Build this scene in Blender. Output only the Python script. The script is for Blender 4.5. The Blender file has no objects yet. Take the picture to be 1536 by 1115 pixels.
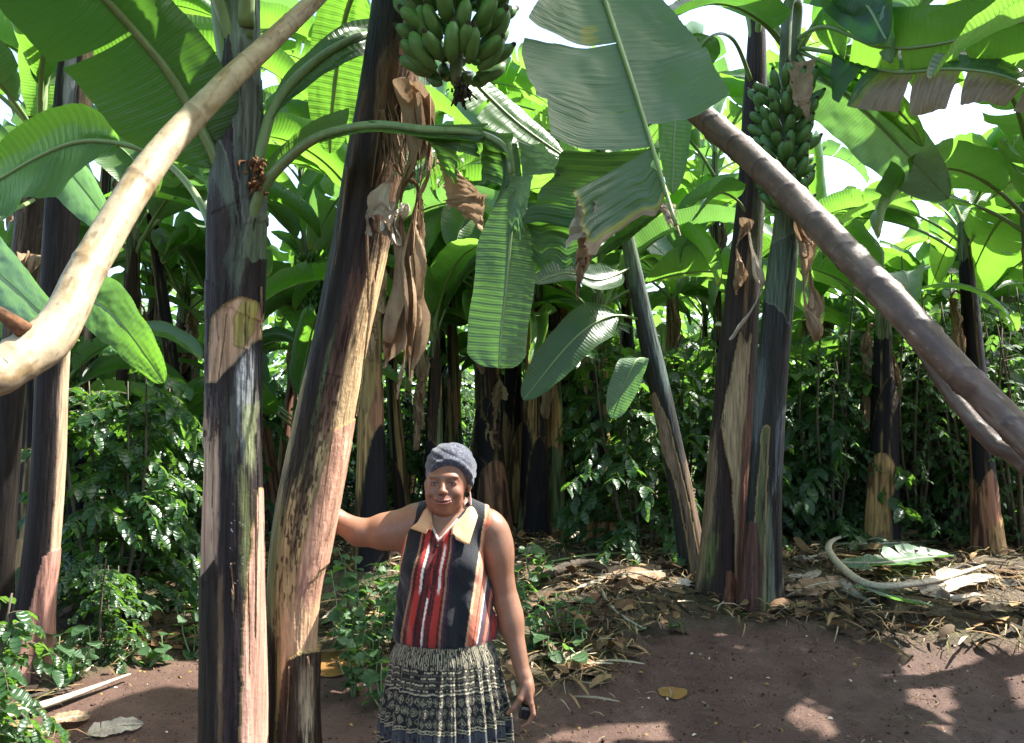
import bpy, math, random
import numpy as np
from mathutils import Vector, Matrix, Quaternion
rng = np.random.default_rng(7)
random.seed(7)
sc = bpy.context.scene
C = sc.collection
# ------------------------------------------------------------------ camera
F, CX, CY, CAMZ = 1205.0, 768.0, 557.5, 1.68
PIT = math.atan(82.5 / F)
FW = np.array([0, math.cos(PIT), math.sin(PIT)]); UPV = np.array([0, -math.sin(PIT), math.cos(PIT)])
def P(px, py, d):
    """world point seen at photo pixel (px,py) at depth d metres"""
    return np.array([0, 0, CAMZ]) + np.array([1., 0, 0]) * ((px - CX) / F * d) + UPV * ((CY - py) / F * d) + FW * d
def PP(l): return [P(*q) for q in l]
def lin(r, g, b):
    f = lambda c: (c / 255 / 12.92) if c / 255 <= 0.04045 else ((c / 255 + 0.055) / 1.055) ** 2.4
    return (f(r), f(g), f(b))
# ------------------------------------------------------------------ noise
def _h(ix, iy, iz, s):
    n = (ix.astype(np.uint32) * np.uint32(374761393) + iy.astype(np.uint32) * np.uint32(668265263)
         + iz.astype(np.uint32) * np.uint32(2147483647) + np.uint32((s * 1274126177) & 0xffffffff))
    n = (n ^ (n >> np.uint32(13))) * np.uint32(1274126177)
    n = (n ^ (n >> np.uint32(16))) * np.uint32(2246822519)
    n = n ^ (n >> np.uint32(15))
    return n.astype(np.float64) / 4294967295.0
def vn(x, y, z=0.0, s=0):
    x, y, z = np.broadcast_arrays(np.asarray(x, float), np.asarray(y, float), np.asarray(z, float))
    fx, fy, fz = np.floor(x), np.floor(y), np.floor(z)
    ix, iy, iz = fx.astype(np.int64), fy.astype(np.int64), fz.astype(np.int64)
    tx, ty, tz = x - fx, y - fy, z - fz
    tx, ty, tz = [t * t * (3 - 2 * t) for t in (tx, ty, tz)]
    r = 0
    for a in (0, 1):
        for b in (0, 1):
            for c in (0, 1):
                r = r + _h(ix + a, iy + b, iz + c, s) * (tx if a else 1 - tx) * (ty if b else 1 - ty) * (tz if c else 1 - tz)
    return r * 2 - 1
def fbm(x, y, z=0.0, s=0, o=4):
    r, a, f = 0, 0.5, 1.0
    for k in range(o):
        r = r + a * vn(np.asarray(x) * f, np.asarray(y) * f, np.asarray(z) * f, s + k * 17); a *= .5; f *= 2.03
    return r
def sstep(a, b, x):
    t = np.clip((np.asarray(x, float) - a) / (b - a), 0, 1); return t * t * (3 - 2 * t)
def mixc(c, d, m): return c * (1 - m[..., None]) + np.asarray(d) * m[..., None]
# ------------------------------------------------------------------ mesh helpers
def mesh(name, V, quads=None, tris=None, mats=(), col=None, uv=None, midx=None, smooth=True, attrs=None):
    V = np.ascontiguousarray(np.asarray(V, np.float32).reshape(-1, 3))
    me = bpy.data.meshes.new(name)
    Q = np.zeros((0, 4), np.int32) if quads is None or len(quads) == 0 else np.asarray(quads, np.int32)
    T = np.zeros((0, 3), np.int32) if tris is None or len(tris) == 0 else np.asarray(tris, np.int32)
    nq, nt = len(Q), len(T)
    me.vertices.add(len(V)); me.vertices.foreach_set('co', V.ravel())
    loops = np.concatenate([Q.ravel(), T.ravel()]).astype(np.int32)
    me.loops.add(len(loops)); me.loops.foreach_set('vertex_index', loops)
    starts = np.concatenate([np.arange(nq) * 4, nq * 4 + np.arange(nt) * 3]).astype(np.int32)
    me.polygons.add(nq + nt); me.polygons.foreach_set('loop_start', starts)
    if midx is not None: me.polygons.foreach_set('material_index', np.asarray(midx, np.int32))
    me.update(calc_edges=True)
    me.polygons.foreach_set('use_smooth', np.full(nq + nt, smooth, bool))
    for m in mats: me.materials.append(m)
    if col is not None:
        a = me.attributes.new('Col', 'FLOAT_COLOR', 'POINT')
        c4 = np.ones((len(V), 4), np.float32); c4[:, :3] = np.asarray(col).reshape(-1, 3); a.data.foreach_set('color', c4.ravel())
    if uv is not None:
        l = me.uv_layers.new(name='UVMap'); u = np.asarray(uv, np.float32).reshape(-1, 2)[loops]; l.data.foreach_set('uv', u.ravel())
    if attrs:
        for k, v in attrs.items():
            a = me.attributes.new(k, 'FLOAT', 'POINT'); a.data.foreach_set('value', np.asarray(v, np.float32).ravel())
    me.validate(); me.update()
    return me
def obj(name, me, parent=None, loc=None, rot=None, scale=None):
    o = bpy.data.objects.new(name, me); C.objects.link(o)
    if parent: o.parent = parent
    if loc is not None: o.location = loc
    if rot is not None: o.rotation_euler = rot
    if scale is not None: o.scale = scale if hasattr(scale, '__len__') else (scale,) * 3
    return o
def tag(o, label=None, cat=None, group=None, kind=None):
    if label: o['label'] = label
    if cat: o['category'] = cat
    if group: o['group'] = group
    if kind: o['kind'] = kind
    return o
def thing(name, label, cat, loc=(0, 0, 0), group=None):
    o = bpy.data.objects.new(name, None); C.objects.link(o); o.location = tuple(float(q) for q in loc); o.empty_display_size = .1
    return tag(o, label, cat, group)
def gridq(nu, nv, off=0, closed=False):
    """quads for a nu x nv vertex grid (v fastest); closed wraps v"""
    i = np.arange(nu - 1)[:, None]; j = np.arange(nv if closed else nv - 1)[None, :]
    j2 = (j + 1) % nv
    return np.stack([i * nv + j, i * nv + j2, (i + 1) * nv + j2, (i + 1) * nv + j], -1).reshape(-1, 4) + off
class MB:
    def __init__(s): s.V = []; s.Q = []; s.T = []; s.n = 0; s.U = []; s.mq = []; s.mt = []; s.c = []; s.at = {}
    def add(s, V, Q=None, T=None, uv=None, m=0, col=None, **at):
        V = np.asarray(V, float).reshape(-1, 3); k = len(V)
        s.V.append(V)
        if Q is not None and len(Q): s.Q.append(np.asarray(Q) + s.n); s.mq.append(np.full(len(Q), m))
        if T is not None and len(T): s.T.append(np.asarray(T) + s.n); s.mt.append(np.full(len(T), m))
        s.U.append(np.zeros((k, 2)) if uv is None else np.asarray(uv).reshape(-1, 2))
        s.c.append(np.broadcast_to(np.asarray((1, 1, 1) if col is None else col, float), (k, 3)))
        for q in at: s.at.setdefault(q, [])
        for q in s.at:
            while sum(len(z) for z in s.at[q]) < s.n: s.at[q].append(np.zeros(s.n - sum(len(z) for z in s.at[q])))
            s.at[q].append(np.broadcast_to(np.asarray(at.get(q, 0.0), float), (k,)))
        s.n += k
    def mesh(s, name, mats, smooth=True, col=False):
        Q = np.concatenate(s.Q) if s.Q else None; T = np.concatenate(s.T) if s.T else None
        mi = np.concatenate(([*s.mq] or [np.zeros(0)]) + (s.mt or [np.zeros(0)]))
        return mesh(name, np.concatenate(s.V), Q, T, mats, uv=np.concatenate(s.U), midx=mi, smooth=smooth,
                    col=np.concatenate(s.c) if col else None, attrs={k: np.concatenate(v) for k, v in s.at.items()})
# curves
def catmull(pts, n):
    p = np.asarray(pts, float); p = np.vstack([2 * p[0] - p[1], p, 2 * p[-1] - p[-2]])
    seg = len(p) - 3; dense = []
    for i in range(seg):
        t = np.linspace(0, 1, 24, endpoint=(i == seg - 1))[:, None]; a, b, c, d = p[i:i + 4]
        dense.append(.5 * ((2 * b) + (c - a) * t + (2 * a - 5 * b + 4 * c - d) * t * t + (3 * b - a - 3 * c + d) * t ** 3))
    dense = np.vstack(dense); L = np.concatenate([[0], np.cumsum(np.linalg.norm(np.diff(dense[:, :3], axis=0), axis=1))])
    s = np.linspace(0, L[-1], n)
    return np.stack([np.interp(s, L, dense[:, k]) for k in range(p.shape[1])], 1), L[-1]
def tangents(p):
    t = np.gradient(p, axis=0); return t / (np.linalg.norm(t, axis=1)[:, None] + 1e-12)
def frames(p, side=None):
    T = tangents(p)
    if side is None:
        a = np.array([0, 0, 1.]) if abs(T[0][2]) < .9 else np.array([1., 0, 0])
        S = np.zeros_like(T); s = np.cross(T[0], a); s /= np.linalg.norm(s); S[0] = s
        for i in range(1, len(T)):
            s = s - T[i] * s.dot(T[i]); s /= np.linalg.norm(s); S[i] = s
    else:
        side = np.asarray(side, float); S = side - T * (T @ side)[:, None]; S /= np.linalg.norm(S, axis=1)[:, None]
    N = np.cross(S, T); return T, S, N
def tube(pts, rad, nth=12, n=None, cap=True, flat=1.0, side=None):
    """tube round a path; rad scalar or list per control point; returns V,Q,T,uv"""
    pts = np.asarray(pts, float); r = np.broadcast_to(np.asarray(rad, float), (len(pts),))
    n = n or max(2, 6 * (len(pts) - 1) + 1)
    q, L = catmull(np.column_stack([pts, r]), n); p = q[:, :3]; r = q[:, 3]
    T, S, N = frames(p, side); th = np.linspace(0, 2 * np.pi, nth, endpoint=False)
    V = p[:, None] + r[:, None, None] * (S[:, None] * np.cos(th)[None, :, None] + N[:, None] * (np.sin(th) * flat)[None, :, None])
    uv = np.stack(np.broadcast_arrays((np.linspace(0, L, n))[:, None], (th / 6.283)[None, :]), -1)
    V = V.reshape(-1, 3); Q = gridq(n, nth, 0, True); Tr = []
    if cap:
        V = np.vstack([V, p[0], p[-1]]); a, b = len(V) - 2, len(V) - 1; j = np.arange(nth)
        Tr = np.vstack([np.column_stack([np.full(nth, a), (j + 1) % nth, j]), np.column_stack([np.full(nth, b), (n - 1) * nth + j, (n - 1) * nth + (j + 1) % nth])])
        uv = np.vstack([uv.reshape(-1, 2), [0, 0], [L, 0]])
    return V, Q, Tr, uv.reshape(-1, 2)
# ------------------------------------------------------------------ materials
def mat(name):
    m = bpy.data.materials.new(name); m.use_nodes = True; nt = m.node_tree; nt.nodes.clear()
    o = nt.nodes.new('ShaderNodeOutputMaterial'); return m, nt, o
def nd(nt, t, **kw):
    n = nt.nodes.new(t)
    for k, v in kw.items():
        if k.startswith('i_'):
            key = k[2:]; key = int(key) if key.isdigit() else key.replace('_', ' ')
            n.inputs[key].default_value = v
        else: setattr(n, k, v)
    return n
def L(nt, a, b): nt.links.new(a, b)
def c4(c): return (c[0], c[1], c[2], 1)
def ramp(nt, fac, stops, interp='LINEAR'):
    n = nt.nodes.new('ShaderNodeValToRGB'); n.color_ramp.interpolation = interp
    e = n.color_ramp.elements
    while len(e) < len(stops): e.new(.5)
    for k, (p, c) in enumerate(stops): e[k].position = p; e[k].color = c4(c) if len(c) == 3 else c
    L(nt, fac, n.inputs[0]); return n.outputs[0]
def mathn(nt, op, a, b=None, c=None):
    n = nt.nodes.new('ShaderNodeMath'); n.operation = op
    for k, v in enumerate((a, b, c)):
        if v is None: continue
        if isinstance(v, (int, float)): n.inputs[k].default_value = v
        else: L(nt, v, n.inputs[k])
    return n.outputs[0]
def mixn(nt, f, a, b, mode='MIX'):
    n = nt.nodes.new('ShaderNodeMix'); n.data_type = 'RGBA'; n.blend_type = mode
    for k, v in ((0, f), (6, a), (7, b)):
        if isinstance(v, (int, float)): n.inputs[k].default_value = v
        elif isinstance(v, tuple): n.inputs[k].default_value = c4(v)
        else: L(nt, v, n.inputs[k])
    return n.outputs[2]
def noise(nt, vec, scale, detail=4, rough=.55, out=0):
    n = nd(nt, 'ShaderNodeTexNoise'); n.inputs['Scale'].default_value = scale; n.inputs['Detail'].default_value = detail; n.inputs['Roughness'].default_value = rough
    if vec is not None: L(nt, vec, n.inputs['Vector'])
    return n.outputs[out]
def mapping(nt, vec, scale):
    m = nd(nt, 'ShaderNodeMapping'); m.inputs['Scale'].default_value = scale; L(nt, vec, m.inputs['Vector']); return m.outputs[0]
def bump(nt, h, strength, dist, nrm=None):
    b = nd(nt, 'ShaderNodeBump'); b.inputs['Strength'].default_value = strength; b.inputs['Distance'].default_value = dist
    L(nt, h, b.inputs['Height'])
    if nrm is not None: L(nt, nrm, b.inputs['Normal'])
    return b.outputs[0]
def leaf_mat(name, dark, light, trans, rough=.38, spec=.5, tmix=.45, vein=.011, broad=.03, bstr=.35, dry=(.30, .21, .12), spot=.62, sheen=None):
    """thin leaf: reflecting face with lateral veins, translucent when lit from the far side"""
    m, nt, out = mat(name)
    uv = nd(nt, 'ShaderNodeUVMap').outputs[0]; geo = nd(nt, 'ShaderNodeNewGeometry'); oi = nd(nt, 'ShaderNodeObjectInfo')
    sep = nd(nt, 'ShaderNodeSeparateXYZ'); L(nt, uv, sep.inputs[0])
    tc = nd(nt, 'ShaderNodeTexCoord').outputs['Object']
    warp = noise(nt, uv, 9, 2)
    x = mathn(nt, 'ADD', sep.outputs[0], mathn(nt, 'MULTIPLY', warp, .012))
    v1 = mathn(nt, 'SINE', mathn(nt, 'MULTIPLY', x, 6.283 / vein)); v2 = mathn(nt, 'SINE', mathn(nt, 'MULTIPLY', x, 6.283 / broad))
    hh = mathn(nt, 'ADD', mathn(nt, 'MULTIPLY', v1, .3), mathn(nt, 'ADD', mathn(nt, 'MULTIPLY', v2, .7), mathn(nt, 'MULTIPLY', noise(nt, tc, 18, 4), 1.4)))
    nb = bump(nt, hh, bstr, .004)
    n1 = noise(nt, tc, 2.6, 5, .6)
    base = ramp(nt, n1, [(.32, dark), (.68, light)])
    hs = nd(nt, 'ShaderNodeHueSaturation'); L(nt, base, hs.inputs['Color'])
    L(nt, mathn(nt, 'ADD', mathn(nt, 'MULTIPLY', oi.outputs['Random'], .5), .75), hs.inputs['Value'])
    L(nt, mathn(nt, 'ADD', mathn(nt, 'MULTIPLY', oi.outputs['Random'], -.03), .512), hs.inputs['Hue'])
    base = hs.outputs[0]
    vm = mathn(nt, 'MULTIPLY', mathn(nt, 'ADD', v1, 1.), .09)
    base = mixn(nt, vm, base, (light[0] * 1.8, light[1] * 1.5, light[2] * 1.6))
    # yellow-brown blemishes and dry tissue given by the attribute 'dry'
    at = nd(nt, 'ShaderNodeAttribute', attribute_name='dry').outputs['Fac']
    sp = mathn(nt, 'GREATER_THAN', noise(nt, mapping(nt, uv, (14, 4, 1)), 1.6, 6, .7), spot + .05)
    nz = noise(nt, mapping(nt, uv, (40, 7, 1)), 1., 5, .7)
    dm = mathn(nt, 'MULTIPLY', mathn(nt, 'SUBTRACT', mathn(nt, 'ADD', at, mathn(nt, 'MULTIPLY', nz, .9)), .88), 6.0); dm.node.use_clamp = True
    edge = mathn(nt, 'MULTIPLY', mathn(nt, 'SUBTRACT', mathn(nt, 'ADD', at, mathn(nt, 'MULTIPLY', nz, .9)), .72), 6.0); edge.node.use_clamp = True
    yel = mixn(nt, mathn(nt, 'MULTIPLY', edge, .8), base, (.30, .27, .03))
    dryc = ramp(nt, noise(nt, mapping(nt, uv, (60, 6, 1)), 1, 4), [(.3, tuple(q * .45 for q in dry)), (.7, dry)])
    colr = mixn(nt, dm, mixn(nt, mathn(nt, 'MULTIPLY', sp, .45), yel, (.16, .15, .03)), dryc)
    bs = nd(nt, 'ShaderNodeBsdfPrincipled'); L(nt, colr, bs.inputs['Base Color']); bs.inputs['Roughness'].default_value = rough
    bs.inputs['Specular IOR Level'].default_value = spec; L(nt, nb, bs.inputs['Normal'])
    tr = nd(nt, 'ShaderNodeBsdfTranslucent')
    tcol = mixn(nt, dm, mixn(nt, mathn(nt, 'MULTIPLY', n1, .5), trans, tuple(q * .55 for q in trans)), (.28, .17, .07))
    tcol = mixn(nt, vm, tcol, tuple(q * .6 for q in trans))
    L(nt, tcol, tr.inputs[0]); L(nt, nb, tr.inputs['Normal'])
    mx = nd(nt, 'ShaderNodeMixShader'); mx.inputs[0].default_value = tmix; L(nt, bs.outputs[0], mx.inputs[1]); L(nt, tr.outputs[0], mx.inputs[2])
    L(nt, mx.outputs[0], out.inputs[0]); return m
M = {}
M['leaf'] = leaf_mat('banana leaf green', (.035, .085, .022), (.06, .13, .04), (.20, .47, .04))
M['leaf_far'] = leaf_mat('banana leaf', (.045, .10, .03), (.08, .155, .055), (.24, .52, .06), rough=.36, spec=.6, bstr=.4)
M['leaf_pale'] = leaf_mat('banana leaf waxy', (.085, .15, .085), (.14, .22, .13), (.22, .50, .09), rough=.42, tmix=.30, vein=.0085, broad=.024, bstr=.32, spot=.75)
M['leaf_grey'] = leaf_mat('banana leaf grey green', (.045, .095, .050), (.085, .145, .08), (.17, .40, .06), rough=.45, tmix=.3, vein=.0085, broad=.024, bstr=.28, spot=.75)
M['leaf_dark'] = leaf_mat('banana leaf deep', (.022, .05, .022), (.04, .085, .035), (.16, .42, .04), rough=.4, tmix=.3)
M['coffee'] = leaf_mat('coffee leaf glossy', (.016, .046, .018), (.034, .082, .03), (.20, .44, .04), rough=.32, spec=.55, tmix=.36, vein=.012, broad=.024, bstr=.5, spot=.8)
M['weed'] = leaf_mat('soft weed leaf', (.03, .075, .030), (.055, .12, .045), (.20, .44, .06), rough=.5, tmix=.38, vein=.01, broad=.02, bstr=.5, spot=.8)
def plain(name, ca, cb, scale=(8, 8, 8), rough=.6, spec=.4, bstr=.4, bd=.004, detail=5, vc=False, trans=0, fine=0):
    m, nt, out = mat(name)
    tc = nd(nt, 'ShaderNodeTexCoord').outputs['Object']; v = mapping(nt, tc, scale)
    n = noise(nt, v, 1, detail, .6)
    if vc:
        a = nd(nt, 'ShaderNodeAttribute', attribute_name='Col').outputs['Color']
        g = ramp(nt, n, [(.25, ca), (.75, cb)]); col = mixn(nt, 1.0, a, g, 'MULTIPLY')
    else: col = ramp(nt, n, [(.3, ca), (.7, cb)])
    h = n
    if fine: h = mathn(nt, 'ADD', n, mathn(nt, 'MULTIPLY', noise(nt, tc, fine, 3), .5))
    bs = nd(nt, 'ShaderNodeBsdfPrincipled'); L(nt, col, bs.inputs['Base Color']); bs.inputs['Roughness'].default_value = rough
    bs.inputs['Specular IOR Level'].default_value = spec; nb = bump(nt, h, bstr, bd); L(nt, nb, bs.inputs['Normal'])
    if trans:
        tr = nd(nt, 'ShaderNodeBsdfTranslucent'); L(nt, col, tr.inputs[0]); L(nt, nb, tr.inputs['Normal'])
        mx = nd(nt, 'ShaderNodeMixShader'); mx.inputs[0].default_value = trans; L(nt, bs.outputs[0], mx.inputs[1]); L(nt, tr.outputs[0], mx.inputs[2]); L(nt, mx.outputs[0], out.inputs[0])
    else: L(nt, bs.outputs[0], out.inputs[0])
    return m
M['midrib'] = plain('leaf midrib', (.12, .19, .06), (.20, .28, .10), (3, 3, 3), .42, .5, .2)
M['petiole'] = plain('leaf stalk', (.10, .16, .06), (.17, .24, .10), (40, 40, 2), .4, .5, .3)
M['trunk'] = plain('pseudostem sheaths', (.30, .30, .30), (1.35, 1.35, 1.35), (60, 60, 2.6), .55, .16, .8, .005, 7, vc=True, fine=60)
M['trunk_far'] = plain('pseudostem', (.3, .3, .3), (1.4, 1.4, 1.4), (9, 9, 3), .6, .15, .8, .006, 6, vc=True)
M['dry'] = plain('dry banana leaf', (.17, .105, .06), (.42, .30, .19), (14, 14, 5), .75, .2, .7, .006, 6, trans=.25, fine=90)
M['dry_pale'] = plain('bleached dry leaf', (.30, .25, .19), (.55, .49, .40), (14, 14, 5), .7, .2, .6, .005, 6, trans=.2, fine=90)
M['fruit'] = plain('green banana', (.045, .12, .03), (.085, .19, .05), (14, 14, 14), .42, .45, .15, .002, 4)
M['fruit_tip'] = plain('banana tip', (.02, .017, .012), (.05, .04, .025), (30, 30, 30), .8, .2, .4)
M['rachis'] = plain('bunch stalk', (.05, .07, .03), (.10, .13, .06), (20, 20, 4), .55, .4, .4)
M['twig'] = plain('coffee stem', (.06, .05, .035), (.13, .11, .08), (30, 30, 6), .8, .2, .5)
M['bark_pale'] = plain('pale smooth bark', (.21, .17, .12), (.40, .34, .25), (22, 22, 22), .55, .35, .5, .004, 7, vc=True, fine=70)
M['bark_brown'] = plain('brown ringed bark', (.5, .5, .5), (1.2, 1.2, 1.2), (16, 16, 16), .5, .4, .6, .005, 7, vc=True, fine=80)
# ------------------------------------------------------------------ banana leaf
def wprof(t, tip=.8):
    t = np.clip(t, 0, 1)
    return np.clip(t / .16, 0, 1) ** .55 * np.clip(1 - t ** (3.2 + tip), 0, 1) ** .62
def lamina(mb, path, side, W, strips=None, fold=.35, curl=-.9, nu=60, nv=9, sweep=.18, amp=.006, seed=0, m=0, t0=0., prof=wprof, roll=0., dry=None, wave=.05):
    """strips: {+1:[(a,b,wscale,fold,curl)], -1:[...]} in 0..1 of the blade. path: (n,3) dense points of the blade's midrib"""
    path = np.asarray(path); n = len(path); Ls = np.concatenate([[0], np.cumsum(np.linalg.norm(np.diff(path, axis=0), axis=1))]); Lt = Ls[-1]
    T, S, N = frames(path, side)
    if np.any(roll):
        rl = np.broadcast_to(np.asarray(roll, float), (n,)) if np.ndim(roll) == 0 else np.interp(np.linspace(0, 1, n), np.linspace(0, 1, len(roll)), roll)
        S, N = S * np.cos(rl)[:, None] + N * np.sin(rl)[:, None], N * np.cos(rl)[:, None] - S * np.sin(rl)[:, None]
    R = np.random.default_rng(seed)
    if strips is None: strips = {1: [(0, 1, 1, 0, 0)], -1: [(0, 1, 1, 0, 0)]}
    f = lambda A, t: np.stack([np.interp(t * Lt, Ls, A[:, k]) for k in range(3)], -1)
    for sg in (1, -1):
        for k, (a, b, ws, df, dc) in enumerate(strips.get(sg, [])):
            m_u = max(3, int(nu * (b - a)) + 2); t = np.linspace(a, b, m_u); v = np.linspace(0, 1, nv)
            tt = np.broadcast_to(t[:, None], (m_u, nv)).copy(); vv = np.broadcast_to(v[None], (m_u, nv))
            torn_a, torn_b = a > .001, b < .999; mid = (a + b) / 2; g = .10 * R.uniform(.3, 1) * min(.15, (b - a))
            tt = tt + vv ** 2 * g * ((1 - (tt - a) / (b - a)) * torn_a - ((tt - a) / (b - a)) * torn_b)
            w = prof(t)[:, None] * W * ws * (1 + wave * vn(t[:, None] * 9, sg * 3.3, seed, 3) + .008 * vn(t[:, None] * 34, sg, seed, 5) * (vv > .9))
            th = fold + df * vv + (curl + dc) * vv + .16 * vn(tt * 5, vv * 2 + sg * 7, seed, 9)
            dv = 1 / (nv - 1); cx = np.cumsum(np.cos(th), 1) * dv - np.cos(th[:, :1]) * dv; cz = np.cumsum(np.sin(th), 1) * dv - np.sin(th[:, :1]) * dv
            p, s_, n_, t_ = f(path, tt), f(S, tt), f(N, tt), f(T, tt)
            und = amp * (np.sin(tt * Lt / .026 * 6.283 + 3.5 * vn(tt * 8, vv * 2, seed, 2)) * .22 * (.5 + vn(tt * 6, vv * 3, seed, 12)) + 1.6 * fbm(tt * Lt * 9, vv * 3 + sg * 5, seed, 4, 3)) * np.minimum(1, vv * 4)
            V = p + s_ * (sg * w * cx)[..., None] + n_ * (w * cz + und)[..., None] + t_ * (sweep * w * vv ** 1.2)[..., None]
            uv = np.stack([tt * Lt + sweep * w * vv, sg * vv * w + 10 * (sg > 0)], -1)
            Q = gridq(m_u, nv)
            if sg < 0: Q = Q[:, ::-1]
            d = 0 if dry is None else dry(tt, vv, sg)
            mb.add(V, Q, uv=uv, m=m, dry=np.broadcast_to(d, (m_u, nv)).ravel())
def tearset(R, n, droop=.8):
    out = {}
    for sg in (1, -1):
        k = R.integers(0, n + 1)
        cuts = np.sort(R.uniform(.1, .95, k)); cuts = np.concatenate([[0], cuts, [1]]); l = []
        for a, b in zip(cuts[:-1], cuts[1:]):
            if b - a < .015: continue
            l.append((a, b, R.uniform(.82, 1.05), R.normal(0, .32) * droop, -abs(R.normal(0, .5)) * droop))
        out[sg] = l
    return out
def midrib(mb, path, r0, r1, m=1, n=30, nth=8, side=None, power=1.):
    k = np.linspace(0, 1, n); idx = (k * (len(path) - 1)).astype(int); p = np.asarray(path)[idx]
    r = r0 + (r1 - r0) * k ** power
    V, Q, T, uv = tube(p, r, nth, n, True, .8, side); mb.add(V, Q, T, uv, m)
# library of leaves (origin at the stalk foot, growing along +X)
def lib_leaf(seed, L0, W, rise, droop, tears, green='leaf_far', nu=70, nv=8):
    R = np.random.default_rng(seed); stalk = .16 + .1 * R.random()
    # arch
    n = 80; s = np.linspace(0, 1, n); ang = rise - (rise + droop) * s ** 1.35; ds = L0 / (n - 1)
    x = np.cumsum(np.cos(ang)) * ds; z = np.cumsum(np.sin(ang)) * ds; y = .1 * R.normal() * s ** 2 * L0
    path = np.stack([x, y, z], 1); path -= path[0]
    mb = MB(); k = int(n * stalk)
    dr = (lambda t, v, sg: np.clip((v - .86) * 3, 0, 1) * .8 + np.clip((t - .93) * 8, 0, .8)) if R.random() < .6 else (lambda t, v, sg: 0 * t)
    lamina(mb, path[k:], (0, 1, 0), W, tearset(R, tears), fold=R.uniform(.15, .5), curl=-R.uniform(.7, 1.5), nu=nu, nv=nv, seed=seed, dry=dr, roll=[0, R.normal() * .5], amp=.012)
    midrib(mb, path, .024, .004, 1, 36, 8)
    return mb.mesh('banana_leaf', [M[green], M['midrib']])
LEAFLIB = [lib_leaf(100 + i, *q) for i, q in enumerate([
    (2.3, .33, 1.25, .9, 9), (2.5, .34, 1.1, .7, 12), (2.2, .30, 1.35, .3, 6), (2.6, .32, .95, 1.0, 20), (2.0, .30, 1.2, 1.3, 10), (2.4, .37, 1.0, .8, 14),
    (1.9, .28, 1.45, -.4, 1), (2.5, .33, .8, 1.1, 8), (2.1, .33, .7, 1.2, 3), (2.3, .35, 1.15, 1.1, 18)])]
LEAFDARK = [lib_leaf(140 + i, *q, 'leaf') for i, q in enumerate([(2.2, .33, 1.1, .9, 3), (2.4, .34, .9, .8, 7), (2.0, .31, 1.3, .6, 1), (2.3, .35, .8, 1.1, 4)])]
LEAFPALE = [lib_leaf(160 + i, *q, 'leaf_pale') for i, q in enumerate([(2.2, .33, 1.0, 1.0, 8), (2.4, .34, 1.2, .9, 3), (2.0, .31, .8, 1.2, 12), (2.3, .35, 1.1, 1.1, 5)])]
ALL = LEAFLIB + LEAFDARK + LEAFDARK + LEAFPALE
def lib_dead(seed):
    R = np.random.default_rng(seed); mb = MB(); L0 = R.uniform(.9, 1.5); n = 50; s = np.linspace(0, 1, n)
    ang = 1.0 - 2.6 * np.clip(s * 5, 0, 1) ** .8 + .1 * np.sin(s * 9); ds = L0 / n
    path = np.stack([np.cumsum(np.cos(ang)) * ds * .55, .06 * np.sin(s * 5 + seed), np.cumsum(np.sin(ang)) * ds], 1); path -= path[0]
    for q in range(3):
        lamina(mb, path[8:] + R.normal(0, .012, 3), (R.normal(), R.normal(), 0), R.uniform(.08, .15), tearset(R, 6, 1.6), fold=-.9, curl=-2.2, nu=46, nv=8, seed=seed * 7 + q, amp=.03, wave=.35)
    midrib(mb, path, .016, .004, 1, 24, 6)
    return mb.mesh('dead_leaf', [M['dry'], M['dry']])
DEADLIB = [lib_dead(300 + i) for i in range(5)]
# ------------------------------------------------------------------ pseudostem
PAL = dict(black=lin(26, 23, 27), brown=lin(58, 42, 34), tan=lin(176, 142, 96), pink=lin(150, 108, 84), green=lin(104, 118, 82), grey=lin(112, 118, 112), straw=lin(150, 128, 84), rust=lin(122, 62, 38), moss=lin(110, 116, 58))
PAL = {k: np.array(v) for k, v in PAL.items()}
def sheathed(seed, n_lay=9, base='black', nth=44, nh=180, pal=('black', 'brown', 'tan', 'pink', 'black', 'straw', 'green')):
    """colour + relief of a unit stem: pointed sheath tongues overlapping from the foot up"""
    R = np.random.default_rng(seed); th = np.linspace(0, 2 * np.pi, nth, endpoint=False)[None]; z = np.linspace(0, 1, nh)[:, None]
    thz, zz = np.broadcast_arrays(th, z); col = np.broadcast_to(PAL['green'] * .9, (nh, nth, 3)).copy(); h = np.zeros((nh, nth))
    lays = sorted([(R.uniform(.12, .98), R.uniform(0, 6.28), R.uniform(.9, 1.9), pal[R.integers(len(pal))]) for _ in range(n_lay)], key=lambda q: -q[0])
    lays = [(.97, 1., 4, 'green'), (.86, 2., 4, base)] + lays
    for k, (zt, t0, hw, c) in enumerate(lays):
        d = np.abs((thz - t0 - .25 * vn(zz * 3, k, 0, seed) + np.pi) % (2 * np.pi) - np.pi)
        lim = hw * np.clip(1 - (zz / (zt + 1e-6)) ** 5, 0, 1) ** .6 + .05 * vn(zz * 25, k * 3., 0, seed + 2) if hw < 3 else 9 * (zz < zt + .03 * np.sin(thz + t0) + .01 * vn(thz * 5, k, 0, 1)) - 1
        m = sstep(-.05, .05, lim - d); st = .5 + .5 * fbm(thz * 9, zz * 5, k, seed, 4)
        cc = PAL[c] * (.7 + .5 * st[..., None]); dk = sstep(.42, .7, fbm(thz * 5, zz * 7 + k, 3, seed + 5, 4) + .45) * .8
        cc = mixc(cc, PAL['black'], dk if c != 'black' else dk * 0); h = h + m * .012; col = col * (1 - m[..., None]) + cc * m[..., None]
        e = np.exp(-((lim - d) / .05) ** 2) * (hw < 3); col = mixc(col, PAL['straw'] * .8, e * .5)
    return th, z, col, h
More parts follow.
